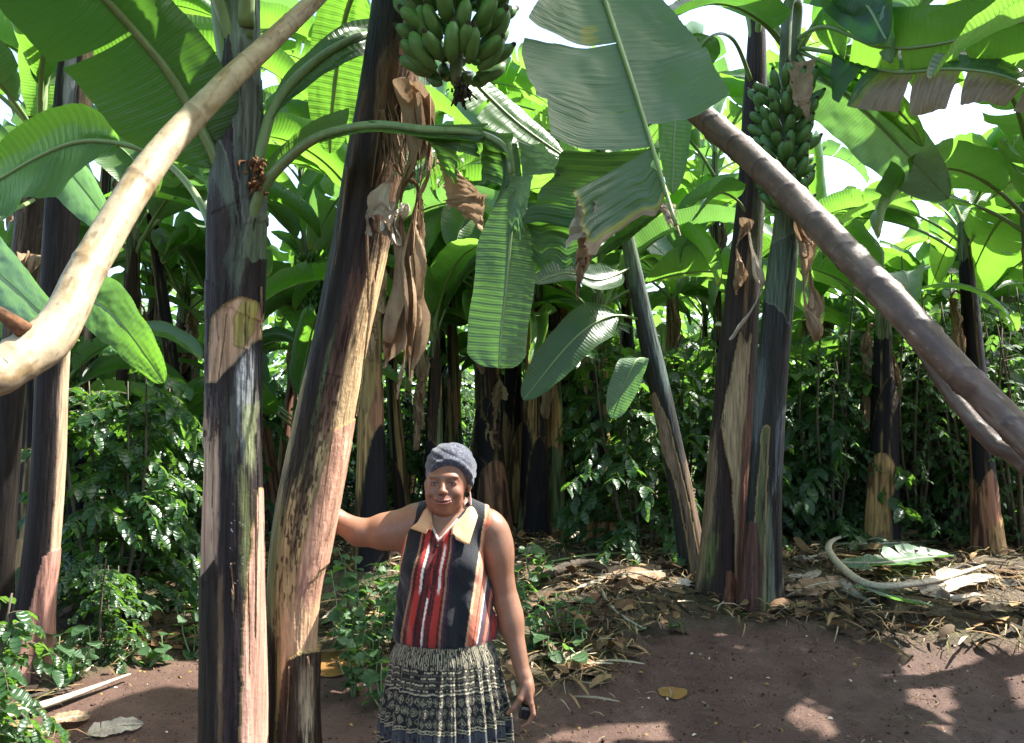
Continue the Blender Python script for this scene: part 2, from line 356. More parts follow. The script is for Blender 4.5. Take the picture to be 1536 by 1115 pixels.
def stem_mesh(seed, base='black', r_top=.62, **kw):
    th, z, col, h = sheathed(seed, base=base, **kw); nh, nth = h.shape
    r = (1.12 - (1.12 - r_top) * z ** .9 + .25 * np.exp(-z * 22) + h * 4.5 - .2 + .03 * vn(z * 6, seed, 0, 2)) * (1 + .04 * np.cos(2 * th + seed))
    V = np.stack([r * np.cos(th) + .12 * np.sin(z * 3 + seed), r * np.sin(th), np.broadcast_to(z, r.shape)], -1)
    return mesh('pseudostem', V.reshape(-1, 3), gridq(nh, nth, 0, True), mats=[M['trunk_far']], col=col.reshape(-1, 3))
STEMLIB = [stem_mesh(20 + i, b) for i, b in enumerate(['black', 'black', 'brown', 'black', 'straw', 'black', 'brown'])]
# ------------------------------------------------------------------ fruit
def finger_mesh(L0=.15, r=.021, nth=7, n=12, bend=.9):
    s = np.linspace(0, 1, n); a = -.25 + bend * s; p = np.stack([np.cumsum(np.cos(a)), 0 * s, np.cumsum(np.sin(a))], 1) * L0 / n; p -= p[0]
    rr = r * np.clip(np.array([.35, .5, .8, .97, 1, 1.02, 1.02, 1, .93, .75, .42, .3]), 0, 2)
    T, S, N = frames(p, (0, 1, 0)); th = np.linspace(0, 2 * np.pi, nth, endpoint=False) + .3; rad = 1 + .09 * np.cos(5 * th)
    V = p[:, None] + rr[:, None, None] * rad[None, :, None] * (S[:, None] * np.cos(th)[None, :, None] + N[:, None] * np.sin(th)[None, :, None])
    V = np.vstack([V.reshape(-1, 3), p[0], p[-1] + T[-1] * .004]); j = np.arange(nth)
    Tr = np.vstack([np.column_stack([np.full(nth, n * nth), (j + 1) % nth, j]), np.column_stack([np.full(nth, n * nth + 1), (n - 1) * nth + j, (n - 1) * nth + (j + 1) % nth])])
    Q = gridq(n, nth, 0, True); mi = np.concatenate([(np.arange(len(Q)) // nth >= n - 2).astype(int), np.zeros(nth), np.ones(nth)])
    return V, Q, Tr, mi
FV, FQ, FT, FMI = finger_mesh(); FVs, FQs, FTs, FMIs = finger_mesh(.13, .019, 6, 12, 1.1)
FINGER = [mesh('banana', v, q, t, [M['fruit'], M['fruit_tip']], midx=mi) for v, q, t, mi in (finger_mesh(.165, .026, 10, 12, .8), finger_mesh(.155, .0265, 10, 12, 1.1), finger_mesh(.15, .025, 10, 12, .55))]
def bunch_mats(n_hands, per, r0, r1, height, seed, upt=.5):
    """matrices of fingers spiralling down a hanging bunch; local z=0 is the top"""
    R = np.random.default_rng(seed); out = []
    for k in range(n_hands):
        f = k / max(1, n_hands - 1); z = -height * f; rr = r0 + (r1 - r0) * f
        c0 = k * 2.3
        for q in range(per):
            row = q % 2; az = c0 + (q / per) * 6.283 + R.normal(0, .05); up = upt + .35 * row + R.normal(0, .09)
            Mx = Matrix.Translation((rr * math.cos(az), rr * math.sin(az), z - .035 * row + R.normal(0, .006))) @ Matrix.Rotation(az, 4, 'Z') @ Matrix.Rotation(-up, 4, 'Y') @ Matrix.Rotation(R.normal(0, .12), 4, 'Z')
            out.append(Mx @ Matrix.Scale(R.uniform(.88, 1.06) * (1 - .12 * f), 4))
    return out
def small_bunch(seed, nh=8, per=13, r0=.05, r1=.035, H=.62):
    mb = MB()
    for mx in bunch_mats(nh, per, r0, r1, H, seed):
        A = np.array(mx); v = FVs @ A[:3, :3].T + A[:3, 3]; mb.add(v, FQs, FTs, m=0)
    V, Q, T, uv = tube([(0, 0, .35), (0, 0, 0), (0, 0, -H), (0.02, 0, -H - .35)], [.03, .035, .028, .012], 10); mb.add(V, Q, T, uv, 1)
    return mb.mesh('banana_bunch', [M['fruit'], M['rachis']])
BUNCH = small_bunch(5)
# ------------------------------------------------------------------ a background banana plant
def banana(x, y, z, H, r, seed, label, group='banana plants of the grove', nl=8, lean=(0, 0), stem=None, bunch=False, dark=False, dead=2, ls=1., azs=None, name='banana_plant', cat='banana plant'):
    R = np.random.default_rng(seed); t = thing(name, label, cat, (x, y, z), group)
    lx, ly = lean; q = Vector((lx, ly, 1)).to_track_quat('Z', 'Y').to_euler()
    Ls = H * math.sqrt(1 + lx * lx + ly * ly)
    s = obj('pseudostem', STEMLIB[(seed if stem is None else stem) % len(STEMLIB)], t, (0, 0, -.06), q, (r, r, Ls + .06))
    top = Vector((lx * H, ly * H, H))
    for k in range(nl):
        az = (azs[k] if azs else R.uniform(0, 6.283) if k < 1 else az + 2.4 + R.normal(0, .3))
        lib = LEAFDARK if (dark and R.random() < .6) else ALL
        me = lib[R.integers(len(lib))]; f = k / nl
        o = obj('leaf', me, t, top * (1 - .12 * (1 - f)), (R.normal(0, .12), -R.uniform(-.25, .2) - .25 * (f - .5), az), ls * R.uniform(.82, 1.1))
    for k in range(dead):
        az = R.uniform(0, 6.283)
        obj('dead_leaf', DEADLIB[R.integers(5)], t, top * R.uniform(.72, .95) + Vector((math.cos(az), math.sin(az), 0)) * r * .6, (0, 0, az), R.uniform(.7, 1.1))
    if bunch:
        az = bunch if bunch is not True else R.uniform(0, 6.28)
        obj('banana_bunch', BUNCH, t, top + Vector((math.cos(az) * .28, math.sin(az) * .28, -.12)), (.1, 0, az), .95)
    return t
# ------------------------------------------------------------------ leafy shrubs
def leaflet(Lf, W, n=5, droop=.5, fold=.25):
    s = np.linspace(0, 1, n); w = W * np.sin(np.pi * s ** .8) ** .8; w[0] = w[-1] = .0006
    a = -droop * s; x = np.cumsum(np.cos(a)) * Lf / n; z = np.cumsum(np.sin(a)) * Lf / n; x -= x[0]; z -= z[0]
    V = np.zeros((n, 3, 3)); V[:, 1] = np.stack([x, 0 * x, z], 1)
    for k, sg in ((0, -1), (2, 1)): V[:, k] = np.stack([x + .1 * w, sg * w * math.cos(fold), z + w * math.sin(fold) * (1 + .3 * np.sin(s * 9))], 1)
    uv = np.stack([V[..., 0], V[..., 1] + .1], -1)
    return V.reshape(-1, 3), gridq(n, 3), uv.reshape(-1, 2)
LV, LQ, LU = leaflet(.13, .027)
def place_leaves(mb, P0, dirs, sizes, roll, V=None, Q=None, U=None, m=0, col=None):
    V = LV if V is None else V; Q = LQ if Q is None else Q; U = LU if U is None else U
    P0 = np.asarray(P0); d = np.asarray(dirs, float); d /= np.linalg.norm(d, axis=1)[:, None]; n = len(P0)
    s = np.cross(np.array([0, 0, 1.]), d); s /= (np.linalg.norm(s, axis=1)[:, None] + 1e-9); u = np.cross(d, s)
    c, si = np.cos(roll)[:, None], np.sin(roll)[:, None]; s, u = s * c + u * si, u * c - s * si
    W = P0[:, None] + np.asarray(sizes)[:, None, None] * (d[:, None] * V[None, :, :1] + s[:, None] * V[None, :, 1:2] + u[:, None] * V[None, :, 2:3])
    QQ = (Q[None] + (np.arange(n) * len(V))[:, None, None]).reshape(-1, 4)
    mb.add(W.reshape(-1, 3), QQ, uv=np.tile(U, (n, 1)), m=m, col=None if col is None else np.repeat(np.asarray(col), len(V), 0))
def coffee_mesh(seed, H=2.1, stems=4, lat=26, lr=.75, ls=1., mm='coffee'):
    R = np.random.default_rng(seed); fo = MB(); wd = MB()
    P0, D, S, RO = [], [], [], []
    for k in range(stems):
        az = R.uniform(0, 6.28); b = np.array([math.cos(az), math.sin(az), 0]) * R.uniform(0, .12); tp = b + np.array([math.cos(az), math.sin(az), 0]) * R.uniform(.1, .4) * H / 2 + np.array([0, 0, H * R.uniform(.75, 1)])
        md = (b + tp) / 2 + np.append(R.normal(0, .05, 2), 0); sp, _ = catmull([b - [0, 0, .05], md, tp], 40)
        V, Q, T, uv = tube([b - [0, 0, .05], md, tp], [.018, .013, .005], 6); wd.add(V, Q, T, uv)
        for q in range(lat):
            f = .12 + .88 * q / lat; p = sp[int(f * 39)]; a2 = R.uniform(0, 6.28); ln = lr * R.uniform(.5, 1) * (1.15 - .75 * f)
            dr = np.array([math.cos(a2), math.sin(a2), 0]); pts = [p, p + dr * ln * .5 + [0, 0, ln * .1], p + dr * ln + [0, 0, -ln * R.uniform(.0, .45)]]
            V, Q, T, uv = tube(pts, [.005, .0035, .0015], 3, 6, False); wd.add(V, Q, None, uv)
            nn = int(ln / .055); lp, _ = catmull(pts, nn + 2); tg = tangents(lp)
            for i in range(1, nn + 2):
                for sg in (-1, 1):
                    sd = np.cross(tg[i], [0, 0, 1.]) * sg; d = sd * .8 + tg[i] * R.uniform(.4, .9) + np.array([0, 0, R.uniform(-.55, .15)]) + R.normal(0, .15, 3)
                    P0.append(lp[i]); D.append(d); S.append(R.uniform(.55, 1.35) * ls); RO.append(R.normal(0, .4))
    place_leaves(fo, P0, D, S, np.array(RO))
    return fo.mesh('foliage', [M[mm]]), wd.mesh('stem', [M['twig']])
COFFEE = [coffee_mesh(60, 2.2), coffee_mesh(61, 1.8, 4, 20, .8, .7, 'weed'), coffee_mesh(62, 2.5, 5, 22, .9, 1.15), coffee_mesh(63, 1.3, 3, 20, .6), coffee_mesh(64, 2.3, 6, 18, .6, .62, 'weed'), coffee_mesh(65, 2.2, 3, 20, 1., 1.4)]
def coffee(x, y, z, k, sc_, rz, label, group='coffee bushes under the banana plants', cat='coffee bush', name='coffee_bush'):
    t = thing(name, label, cat, (x, y, z), group); f, s = COFFEE[k]
    obj('foliage', f, t, None, (0, 0, rz), sc_); obj('stem', s, t, None, (0, 0, rz), sc_); return t
WV, WQ, WU = leaflet(.10, .036, 6, .7, .15)
def weed_mesh(seed, H=.45, stems=5, mm='weed', dens=1.):
    R = np.random.default_rng(seed); fo = MB(); wd = MB(); P0, D, S, RO = [], [], [], []
    for k in range(stems):
        az = R.uniform(0, 6.28); dr = np.array([math.cos(az), math.sin(az), 0]); hh = H * R.uniform(.55, 1); pts = [dr * .01, dr * .06 + [0, 0, hh * .6], dr * R.uniform(.1, .3) * H * 1.4 + [0, 0, hh]]
        V, Q, T, uv = tube(pts, [.006, .004, .002], 5, 10); wd.add(V, Q, T, uv)
        nn = int(hh / .035 * dens); lp, _ = catmull(pts, nn + 2)
        for i in range(max(1, nn // 5), nn + 2):
            a2 = i * 2.4 + R.normal(0, .3); P0.append(lp[i]); D.append([math.cos(a2), math.sin(a2), R.uniform(-.2, .35)]); S.append(R.uniform(.6, 1.2)); RO.append(R.normal(0, .3))
    place_leaves(fo, P0, D, S, np.array(RO), WV, WQ, WU)
    return fo.mesh('foliage', [M[mm]]), wd.mesh('stem', [M['petiole']])
WEED = [weed_mesh(80), weed_mesh(81, .6, 7), weed_mesh(82, .25, 4), weed_mesh(83, .16, 3)]
def weed(x, y, z, k, sc_, rz, label, group='leafy weeds on the plantation floor', cat='weed', name='weed_plant'):
    t = thing(name, label, cat, (x, y, z), group); f, s = WEED[k]
    obj('foliage', f, t, None, (0, 0, rz), sc_); obj('stem', s, t, None, (0, 0, rz), sc_); return t
# ------------------------------------------------------------------ ground
def gbase(x, y):
    x = np.asarray(x, float); y = np.asarray(y, float)
    return .45 * sstep(3.6, 8.2, y) + .12 * np.exp(-((x + 2.6) ** 2 / .9 + (y - 4.6) ** 2 / .5)) - .10 * np.exp(-((x + 1.9) ** 2 / .5 + (y - 6.4) ** 2 / .3))
def bare(x, y):
    """1 = trodden red soil, 0 = mulch"""
    yb = np.interp(x, [-6, -2.9, -2.2, -1.2, -.2, .4, 1.3, 2.3, 3.6, 8], [3.2, 4.4, 5.6, 5.3, 4.75, 5.0, 6.05, 5.9, 5.3, 5.2])
    return sstep(-.16, .2, yb - y + .35 * fbm(np.asarray(x) * 1.6, np.asarray(y) * 1.6, 0, 31, 3)) * sstep(-.5, .3, np.asarray(x) + 2.15 + .5 * (np.asarray(y) - 3.6) + .3 * vn(np.asarray(x) * 3, np.asarray(y) * 3, 0, 2) + .0)
def gz(x, y):
    b = bare(x, y); lumps = .045 * fbm(np.asarray(x) * 1.1, np.asarray(y) * 1.1, 0, 4, 3) + .012 * fbm(np.asarray(x) * 7, np.asarray(y) * 7, 0, 5, 3)
    return gbase(x, y) + lumps * (1 + .8 * (1 - b)) + (1 - b) * (.04 + .03 * fbm(np.asarray(x) * 4, np.asarray(y) * 4, 0, 8, 3))
def G(px, py):
    o = np.array([0, 0, CAMZ]); d = P(px, py, 1.) - o; t = np.arange(1.5, 40, .01); p = o + d * t[:, None]
    k = np.argmax(p[:, 2] < gz(p[:, 0], p[:, 1])); return p[k]
def ax(lo, hi, fine0, fine1, h, g):
    a = [fine0]; s = h
    while a[0] > lo: s *= g; a.insert(0, a[0] - s)
    b = list(np.arange(fine0 + h, fine1, h)); a += b; s = h
    while a[-1] < hi: s *= g; a.append(a[-1] + s)
    return np.array(a)
gx = ax(-70, 70, -3.4, 4.2, .022, 1.06); gy = ax(-30, 110, 2.6, 7.4, .022, 1.05)
X, Y = np.meshgrid(gx, gy, indexing='ij')
Z = gz(X, Y)
Bm = bare(X, Y); nearm = np.exp(-(np.maximum(0, Y - 7) / 3) ** 2) * (Y > 1)
crack = -.006 * np.abs(fbm(X * 22, Y * 22, 0, 12, 3)) * Bm
tread = -.026 * sstep(.25, .6, fbm(X * 3.1, Y * 3.1, 2, 13, 3)) * Bm
Zf = Z + (crack + tread + .01 * fbm(X * 30, Y * 30, 0, 15, 3) * (1 - Bm) + .011 * fbm(X * 13, Y * 13, 3, 16, 4) * Bm) * nearm
wet = sstep(-.1, .5, fbm(X * .8, Y * 1.1, 0, 21, 4) + .1 * (Y < 5))
def ground_mat():
    m, nt, out = mat('ground soil and mulch')
    tc = nd(nt, 'ShaderNodeTexCoord').outputs['Object']
    b = nd(nt, 'ShaderNodeAttribute', attribute_name='bare').outputs['Fac']; w = nd(nt, 'ShaderNodeAttribute', attribute_name='wet').outputs['Fac']
    n1 = noise(nt, tc, 3.2, 8, .62); n2 = noise(nt, tc, 46, 8, .7); n3 = noise(nt, mapping(nt, tc, (1, 1, 1)), 170, 4, .7)
    soil = ramp(nt, n1, [(.28, (.075, .039, .028)), (.5, (.122, .066, .047)), (.74, (.17, .102, .074))])
    soil = mixn(nt, ramp(nt, n2, [(.35, (0, 0, 0)), (.7, (1, 1, 1))]), mixn(nt, .55, soil, (.045, .026, .02)), soil)
    vor = nd(nt, 'ShaderNodeTexVoronoi'); vor.inputs['Scale'].default_value = 34; L(nt, tc, vor.inputs['Vector'])
    grit = mathn(nt, 'LESS_THAN', vor.outputs['Distance'], .16)
    soil = mixn(nt, mathn(nt, 'MULTIPLY', grit, mathn(nt, 'GREATER_THAN', n1, .52)), soil, (.20, .14, .10))
    mulch = ramp(nt, noise(nt, mapping(nt, tc, (60, 22, 30)), 1, 6, .7), [(.3, (.028, .020, .012)), (.5, (.085, .060, .035)), (.72, (.20, .155, .085))])
    mulch = mixn(nt, ramp(nt, noise(nt, tc, 2.1, 4), [(.5, (0, 0, 0)), (.66, (.6, .6, .6))]), mulch, (.045, .060, .018))
    col = mixn(nt, b, mulch, soil)
    bs = nd(nt, 'ShaderNodeBsdfPrincipled'); L(nt, col, bs.inputs['Base Color'])
    ro = mathn(nt, 'SUBTRACT', .82, mathn(nt, 'MULTIPLY', mathn(nt, 'MULTIPLY', w, b), .34)); L(nt, ro, bs.inputs['Roughness']); bs.inputs['Specular IOR Level'].default_value = .35
    h = mathn(nt, 'ADD', n2, mathn(nt, 'MULTIPLY', n3, .5)); L(nt, bump(nt, h, .9, .022), bs.inputs['Normal']); L(nt, bs.outputs[0], out.inputs[0]); return m
M['ground'] = ground_mat()
go = obj('ground', mesh('ground', np.stack([X, Y, Zf], -1), gridq(len(gx), len(gy))[:, ::-1], mats=[M['ground']], attrs={'bare': Bm, 'wet': wet}))
tag(go, 'reddish brown trodden soil turning to straw mulch under the plants', None, None, 'structure'); del go['label']
# ------------------------------------------------------------------ sky, sun, camera
SUN = np.array([.56, .13, .81]); SUN /= np.linalg.norm(SUN)
elev = math.asin(SUN[2]); azim = math.atan2(SUN[0], SUN[1])
w = bpy.data.worlds.new('World'); sc.world = w; w.use_nodes = True; nt = w.node_tree; nt.nodes.clear()
sk = nd(nt, 'ShaderNodeTexSky'); sk.sky_type = 'NISHITA'; sk.sun_disc = False; sk.sun_elevation = elev; sk.sun_rotation = azim
sk.altitude = 1200; sk.air_density = 1.0; sk.dust_density = 6.0; sk.ozone_density = .6
bg = nd(nt, 'ShaderNodeBackground'); bg.inputs[1].default_value = .15; L(nt, sk.outputs[0], bg.inputs[0])
wo = nd(nt, 'ShaderNodeOutputWorld'); L(nt, bg.outputs[0], wo.inputs[0])
sl = bpy.data.lights.new('sun', 'SUN'); sl.energy = 4.6; sl.angle = math.radians(.5); sl.color = (1, .955, .88)
so = bpy.data.objects.new('sun', sl); C.objects.link(so); so.rotation_euler = Vector(SUN).to_track_quat('Z', 'Y').to_euler()
cam = bpy.data.cameras.new('camera'); co = bpy.data.objects.new('camera', cam); C.objects.link(co)
cam.sensor_width = 36; cam.lens = 36 * F / 1536; cam.clip_end = 500; cam.clip_start = .05
co.location = (0, 0, CAMZ); co.rotation_euler = (math.pi / 2 + PIT, 0, 0); sc.camera = co
sc.view_settings.view_transform = 'Standard'; sc.view_settings.look = 'None'; sc.view_settings.gamma = 1; sc.view_settings.exposure = 2.15
sc.cycles.use_denoising = True; sc.cycles.max_bounces = 8; sc.cycles.diffuse_bounces = 5; sc.cycles.glossy_bounces = 3; sc.cycles.transmission_bounces = 6
sc.cycles.sample_clamp_indirect = 6; sc.cycles.caustics_reflective = False; sc.cycles.caustics_refractive = False
# ------------------------------------------------------------------ background banana plants
def bp(px, d, H, r, seed, label, **kw):
    x = (px - CX) / F * d; y = d; return banana(x, y, float(gz(x, y)), H, r, seed, label, **kw)
bp(556, 7.2, 3.2, .125, 1, 'banana plant with straw coloured stem behind the woman\'s raised arm', stem=4)
bp(650, 8.0, 2.2, .10, 2, 'young banana plant standing right behind the woman\'s headscarf', stem=1, nl=9, ls=.8)
bp(742, 9.0, 3.0, .155, 3, 'dark banana stem nearest the headscarf in the row behind the woman', stem=2, lean=(-.06, 0))
bp(768, 9.6, 3.3, .13, 4, 'slim black banana stem, second from the woman\'s head in the row behind her', stem=3)
bp(803, 9.0, 3.1, .14, 5, 'banana stem with pale right side, third from the woman\'s head in the row behind her', stem=0)
bp(830, 9.3, 3.4, .12, 6, 'pinkish brown banana stem at the right end of the row of four behind the woman', stem=6)
bp(900, 8.3, 2.6, .13, 7, 'banana plant with nearly black stem standing alone between the woman and the leaning stem', stem=5)
bp(1312, 8.2, 2.5, .14, 8, 'banana plant with dark stem rising among coffee bushes below the brown pole', stem=3, lean=(.05, 0), nl=7, ls=.8)
bp(190, 8.2, 3.2, .14, 9, 'banana plant with slim dark stem behind the coffee bush at the left', stem=1)
bp(272, 10.2, 3.0, .16, 10, 'banana plant with dim brown stem just left of the big upright stem', stem=2)
bp(1010, 10.5, 3.2, .14, 11, 'banana plant far behind the leaning stem, its leaves showing above it', stem=0)
bp(1230, 10.4, 3.6, .14, 12, 'banana plant with drooping leaves just behind the right hand bunch', stem=5, dead=3)
bp(1440, 10.6, 2.8, .13, 13, 'banana plant with spreading leaves above the dark coffee bushes at the right edge', stem=2)
bp(465, 9.5, 3.3, .13, 14, 'banana plant carrying a small green bunch between the two big stems', stem=3, bunch=1.5 * math.pi)
bp(60, 6.8, 3.4, .14, 15, 'banana plant with dark stem behind the black stems at the left edge', stem=5)
R = np.random.default_rng(77); k = 0
for row, (yy, nn) in enumerate([(6.6, 4), (8.0, 5), (9.6, 6), (11.2, 7), (12.8, 7), (14.8, 8), (17.5, 9), (21, 10), (26, 12)]):
    for i in range(nn):
        x = (i + .5 + R.uniform(-.3, .3)) / nn * 1.5 * yy - .75 * yy; y = yy + R.uniform(-.7, .7)
        if y < 11.5 and .26 * y < x: continue
    if y < 8.8 and abs(x) < 1.9: x = math.copysign(2.2 + R.random(), x)
    banana(x, y, float(gz(x, y)), R.uniform(2.5, 4.3), R.uniform(.11, .16), 200 + k, 'banana plant deep in the grove, partly hidden by nearer leaves', 'distant banana plants', nl=10, lean=(R.normal(0, .06), R.normal(0, .05)), dead=1, ls=.9); k += 1
TL = [(120, 7.6, 4.6), (300, 8.8, 4.9), (425, 9.4, 4.7), (520, 10.5, 5.0), (610, 9.2, 4.7), (700, 12, 5.2), (690, 9.6, 4.3), (880, 10.5, 5.0), (960, 9.8, 4.6), (1080, 10.8, 5.2), (20, 9.4, 4.9), (230, 11.5, 5.2), (1180, 12, 5.0)]
for i, (px, d, H) in enumerate(TL):
    x = (px - CX) / F * d; banana(x, d, float(gz(x, d)), H, .075, 700 + i, 'tall banana plant of the middle distance with its crown against the sky', 'tall banana plants of the middle distance', nl=10, dead=2, lean=(R.normal(0, .07), R.normal(0, .05)), ls=1.05)
ML = [(90, 9.5, 2.9), (205, 10.5, 3.2), (330, 9.8, 2.6), (420, 11.5, 3.1), (500, 10.2, 2.5), (590, 11.8, 3.2), (665, 10.6, 2.7), (760, 12.2, 3.1), (850, 11.0, 2.8), (930, 12.5, 3.2), (1050, 11.8, 2.9), (1165, 10.5, 2.7), (1290, 12.0, 3.2), (1410, 11.2, 3.0), (1500, 12.6, 3.3), (140, 12.5, 3.3), (720, 9.2, 2.2), (1350, 10.2, 2.4), (1460, 10.4, 2.6)]
for i, (px, d, H) in enumerate(ML):
    x = (px - CX) / F * d; banana(x, d, float(gz(x, d)), H, .08, 800 + i, 'slender banana plant of the middle distance with a low spreading crown', 'slender banana plants of the middle distance', nl=10, dead=1, lean=(R.normal(0, .07), R.normal(0, .05)), ls=.85)
YL = [(-5.2, 8.6, 1.5), (-3.4, 9.6, 1.7), (-2.2, 8.2, 1.3), (-.9, 10.2, 1.8), (.2, 11.4, 1.9), (1.5, 9.8, 1.6), (3.1, 10.6, 1.7), (4.0, 11.2, 1.9), (5.4, 10.4, 1.8), (5.8, 10.8, 2.0), (-6.4, 11, 2.0), (7.0, 12.2, 2.1), (-1.6, 12.4, 2.2), (2.4, 12.8, 2.1), (4.9, 9.8, 1.6), (-4.0, 7.0, 1.5)]
for i, (x, y, H) in enumerate(YL):
    banana(x, y, float(gz(x, y)), H, .085, 600 + i, 'young banana plant with low leaves, half hidden among the coffee bushes', 'young banana plants among the coffee', nl=8, dead=0, ls=.72, dark=i % 2 == 0)
# unseen plants added round the viewer to shade the clearing
for i, (x, y, H) in enumerate([(3.5, 3.4, 3.9), (2.9, .9, 3.6), (1.3, -1.2, 3.8), (-2.9, 1.4, 3.9), (4.6, 5.6, 4.4), (-4.4, 4.6, 4.1), (4.4, 2.2, 4.6), (5.6, 4.0, 4.9), (2.0, -.2, 4.5), (5.0, .6, 5.0), (3.9, 4.6, 4.9), (6.6, 4.9, 5.4), (5.1, 3.1, 4.7), (5.0, 4.8, 4.2), (5.8, 3.4, 4.6)]):
    banana(x, y, float(gz(x, y)), H, .13, 400 + i, 'unseen banana plant added just outside the view to shade the clearing', 'banana plants round the clearing', nl=9, dead=1)
# ------------------------------------------------------------------ coffee bushes
cb = [(1245, 8.5, 4, 1.0, 'airy small leaved bush right of the twin stems'), (1365, 8.6, 4, 1.1, 'airy small leaved bush right of the dark stem below the pole'), (1450, 8.4, 4, 1.15, 'airy small leaved bush under the thin brown pole'), (1525, 8.0, 4, 1.2, 'airy small leaved bush at the right edge behind the heap'),
      (178, 6.0, 2, .92, 'coffee bush with drooping glossy leaves in front of the left black stems'), (235, 7.0, 5, .95, 'coffee bush behind the bare earth bank left of the upright stem'),
      (330, 8.6, 2, .9, 'coffee bush seen between the two big stems'), (30, 7.6, 2, 1., 'coffee bush far left behind the black stems'),
      (500, 9.8, 0, 1., 'coffee bush behind the woman\'s raised arm'), (610, 10.6, 2, .9, 'coffee bush directly behind the headscarf'), (700, 11, 4, 1., 'coffee bush just right of the headscarf, behind the stems'),
      (880, 9.8, 2, 1.12, 'tall coffee bush behind the lone black stem'), (960, 7.8, 2, 1.05, 'coffee bush with dangling branches left of the leaning stem'), (1010, 9.0, 4, 1.05, 'coffee bush between the leaning stem and the twin stems'),
      (1215, 8.9, 5, 1.25, 'bright green coffee bush immediately right of the twin stems'), (1275, 8.9, 4, 1.2, 'sunlit coffee bush behind the stem below the pole'), (1385, 9.3, 5, 1.4, 'dark coffee bush under the thin pole at the right'),
      (1480, 9.2, 2, 1.4, 'large blue green coffee bush at the right edge'), (1430, 8.9, 4, 1.35, 'coffee bush rising behind the brown pole'), (1545, 8.8, 5, 1.45, 'coffee bush cut off by the right edge of the view'),
      (1110, 8.6, 2, 1.1, 'coffee bush showing between the twin stems'), (1325, 9.0, 3, 1.2, 'low coffee bush behind the heap of fallen leaves'), (800, 12.6, 2, 1., 'coffee bush far behind the row of stems'),
      (420, 12, 2, 1., 'coffee bush far away behind the leaning stem\'s foot')]
R = np.random.default_rng(5)
for px, d, kk, s, lab in cb:
    x = (px - CX) / F * d; coffee(x, d, float(gz(x, d)) - .03, kk, s, R.uniform(0, 6.28), lab)
for i in range(34):
    d = R.uniform(10.5, 19); x = ((i + R.uniform(.2, .8)) / 34 * 1.5 - .75) * d
    coffee(x, d, float(gz(x, d)), [0, 2, 4, 5, 1][R.integers(0, 5)], R.uniform(.9, 1.15), R.uniform(0, 6.28), 'coffee bush in the dim distance between the stems', 'distant coffee bushes')

# far wall of the grove: a mass of leaves nobody could count
R = np.random.default_rng(9); mb = MB(); n = 16000
a = R.uniform(-.9, .9, n); d = R.uniform(30, 42, n); pos = np.stack([a * d, d, .3 + 6.5 * R.random(n) ** 1.15 + .8 * vn(a * 9, 0, 0, 3)], 1)
place_leaves(mb, pos, np.stack([R.normal(size=n), R.normal(size=n), R.normal(size=n) * .5 - .3], 1), R.uniform(4, 9, n), R.normal(size=n) * .6)
tag(obj('distant_grove', mb.mesh('distant_grove', [M['leaf_far']])), 'hazy mass of banana and coffee foliage closing the view', 'foliage', None, 'stuff')
# ------------------------------------------------------------------ near banana plants, poles
def inpoly(x, y, pts):
    pts = np.asarray(pts, float); r = np.zeros(np.broadcast(x, y).shape, bool); j = len(pts) - 1
    for i in range(len(pts)):
        xi, yi = pts[i]; xj, yj = pts[j]
        with np.errstate(divide='ignore', invalid='ignore'):
            c = ((yi > y) != (yj > y)) & (x < (xj - xi) * (y - yi) / (yj - yi + 1e-12) + xi)
        r ^= c; j = i
    return r
class Paint:
    """colours a stem in its own (s across, y along) surface frame; relief in metres"""
    def __init__(s, S, Y, TH, base, seed=0):
        s.S, s.Y, s.TH, s.seed = S, Y, TH, seed; s.h = np.zeros(S.shape); s.k = 0
        s.f = .5 + .5 * fbm(TH * 9, Y / 95, 0, seed, 5); s.g = fbm(TH * 22, Y / 42, 1, seed + 3, 4)
        s.col = s.tone(base)
    def tone(s, c, st=.5, dark=0., dc='black'):
        c = np.asarray(PAL[c] if isinstance(c, str) else c); r = c * (1 + st * 1.5 * (s.f - .5)[..., None] + .35 * np.clip(s.g, -1, 1)[..., None])
        if dark: r = mixc(r, PAL[dc] if isinstance(dc, str) else dc, sstep(.05, .3, s.g + fbm(s.TH * 3, s.Y / 160, 5, s.seed + 9, 3) - .45 + dark) * .85)
        return r
    def lay(s, pts, c, h=.004, st=.5, dark=0., rag=.05, edge=None, dc='black'):
        s.k += 1; w = s.S + rag * fbm(s.Y / 22, s.TH * 2, s.k, s.seed, 4) * 1.3; y = s.Y + rag * 160 * fbm(s.TH * 4, s.Y / 50, s.k + 9, s.seed, 3)
        m = inpoly(w, y, pts).astype(float)
        if edge is None and h < .004:
            m *= .3
            for j in range(7):
                a_ = .025 + .03 * j; m += .1 * inpoly(s.S + a_ * vn(s.TH * 26, s.Y / 60, s.k * 3 + j, s.seed + j), s.Y + a_ * 420 * vn(s.TH * 30, s.Y / 200, s.k + j, s.seed + 30), pts)
        s.col = s.col * (1 - m[..., None]) + s.tone(c, st, dark, dc) * m[..., None]
        if edge is not None:
            g = np.abs(np.gradient(m, axis=0)) + np.abs(np.gradient(m, axis=1)); s.col = mixc(s.col, PAL[edge], np.clip(g * 1.6, 0, .85))
        s.h = s.h + m * h
    def specks(s, pts, c, dens=.35, fs=20, fy=9):
        m = inpoly(s.S, s.Y, pts) * sstep(dens, dens + .12, vn(s.TH * fs, s.Y / fy, 0, s.seed + 77)); s.col = mixc(s.col, PAL[c] if isinstance(c, str) else c, m * .85)
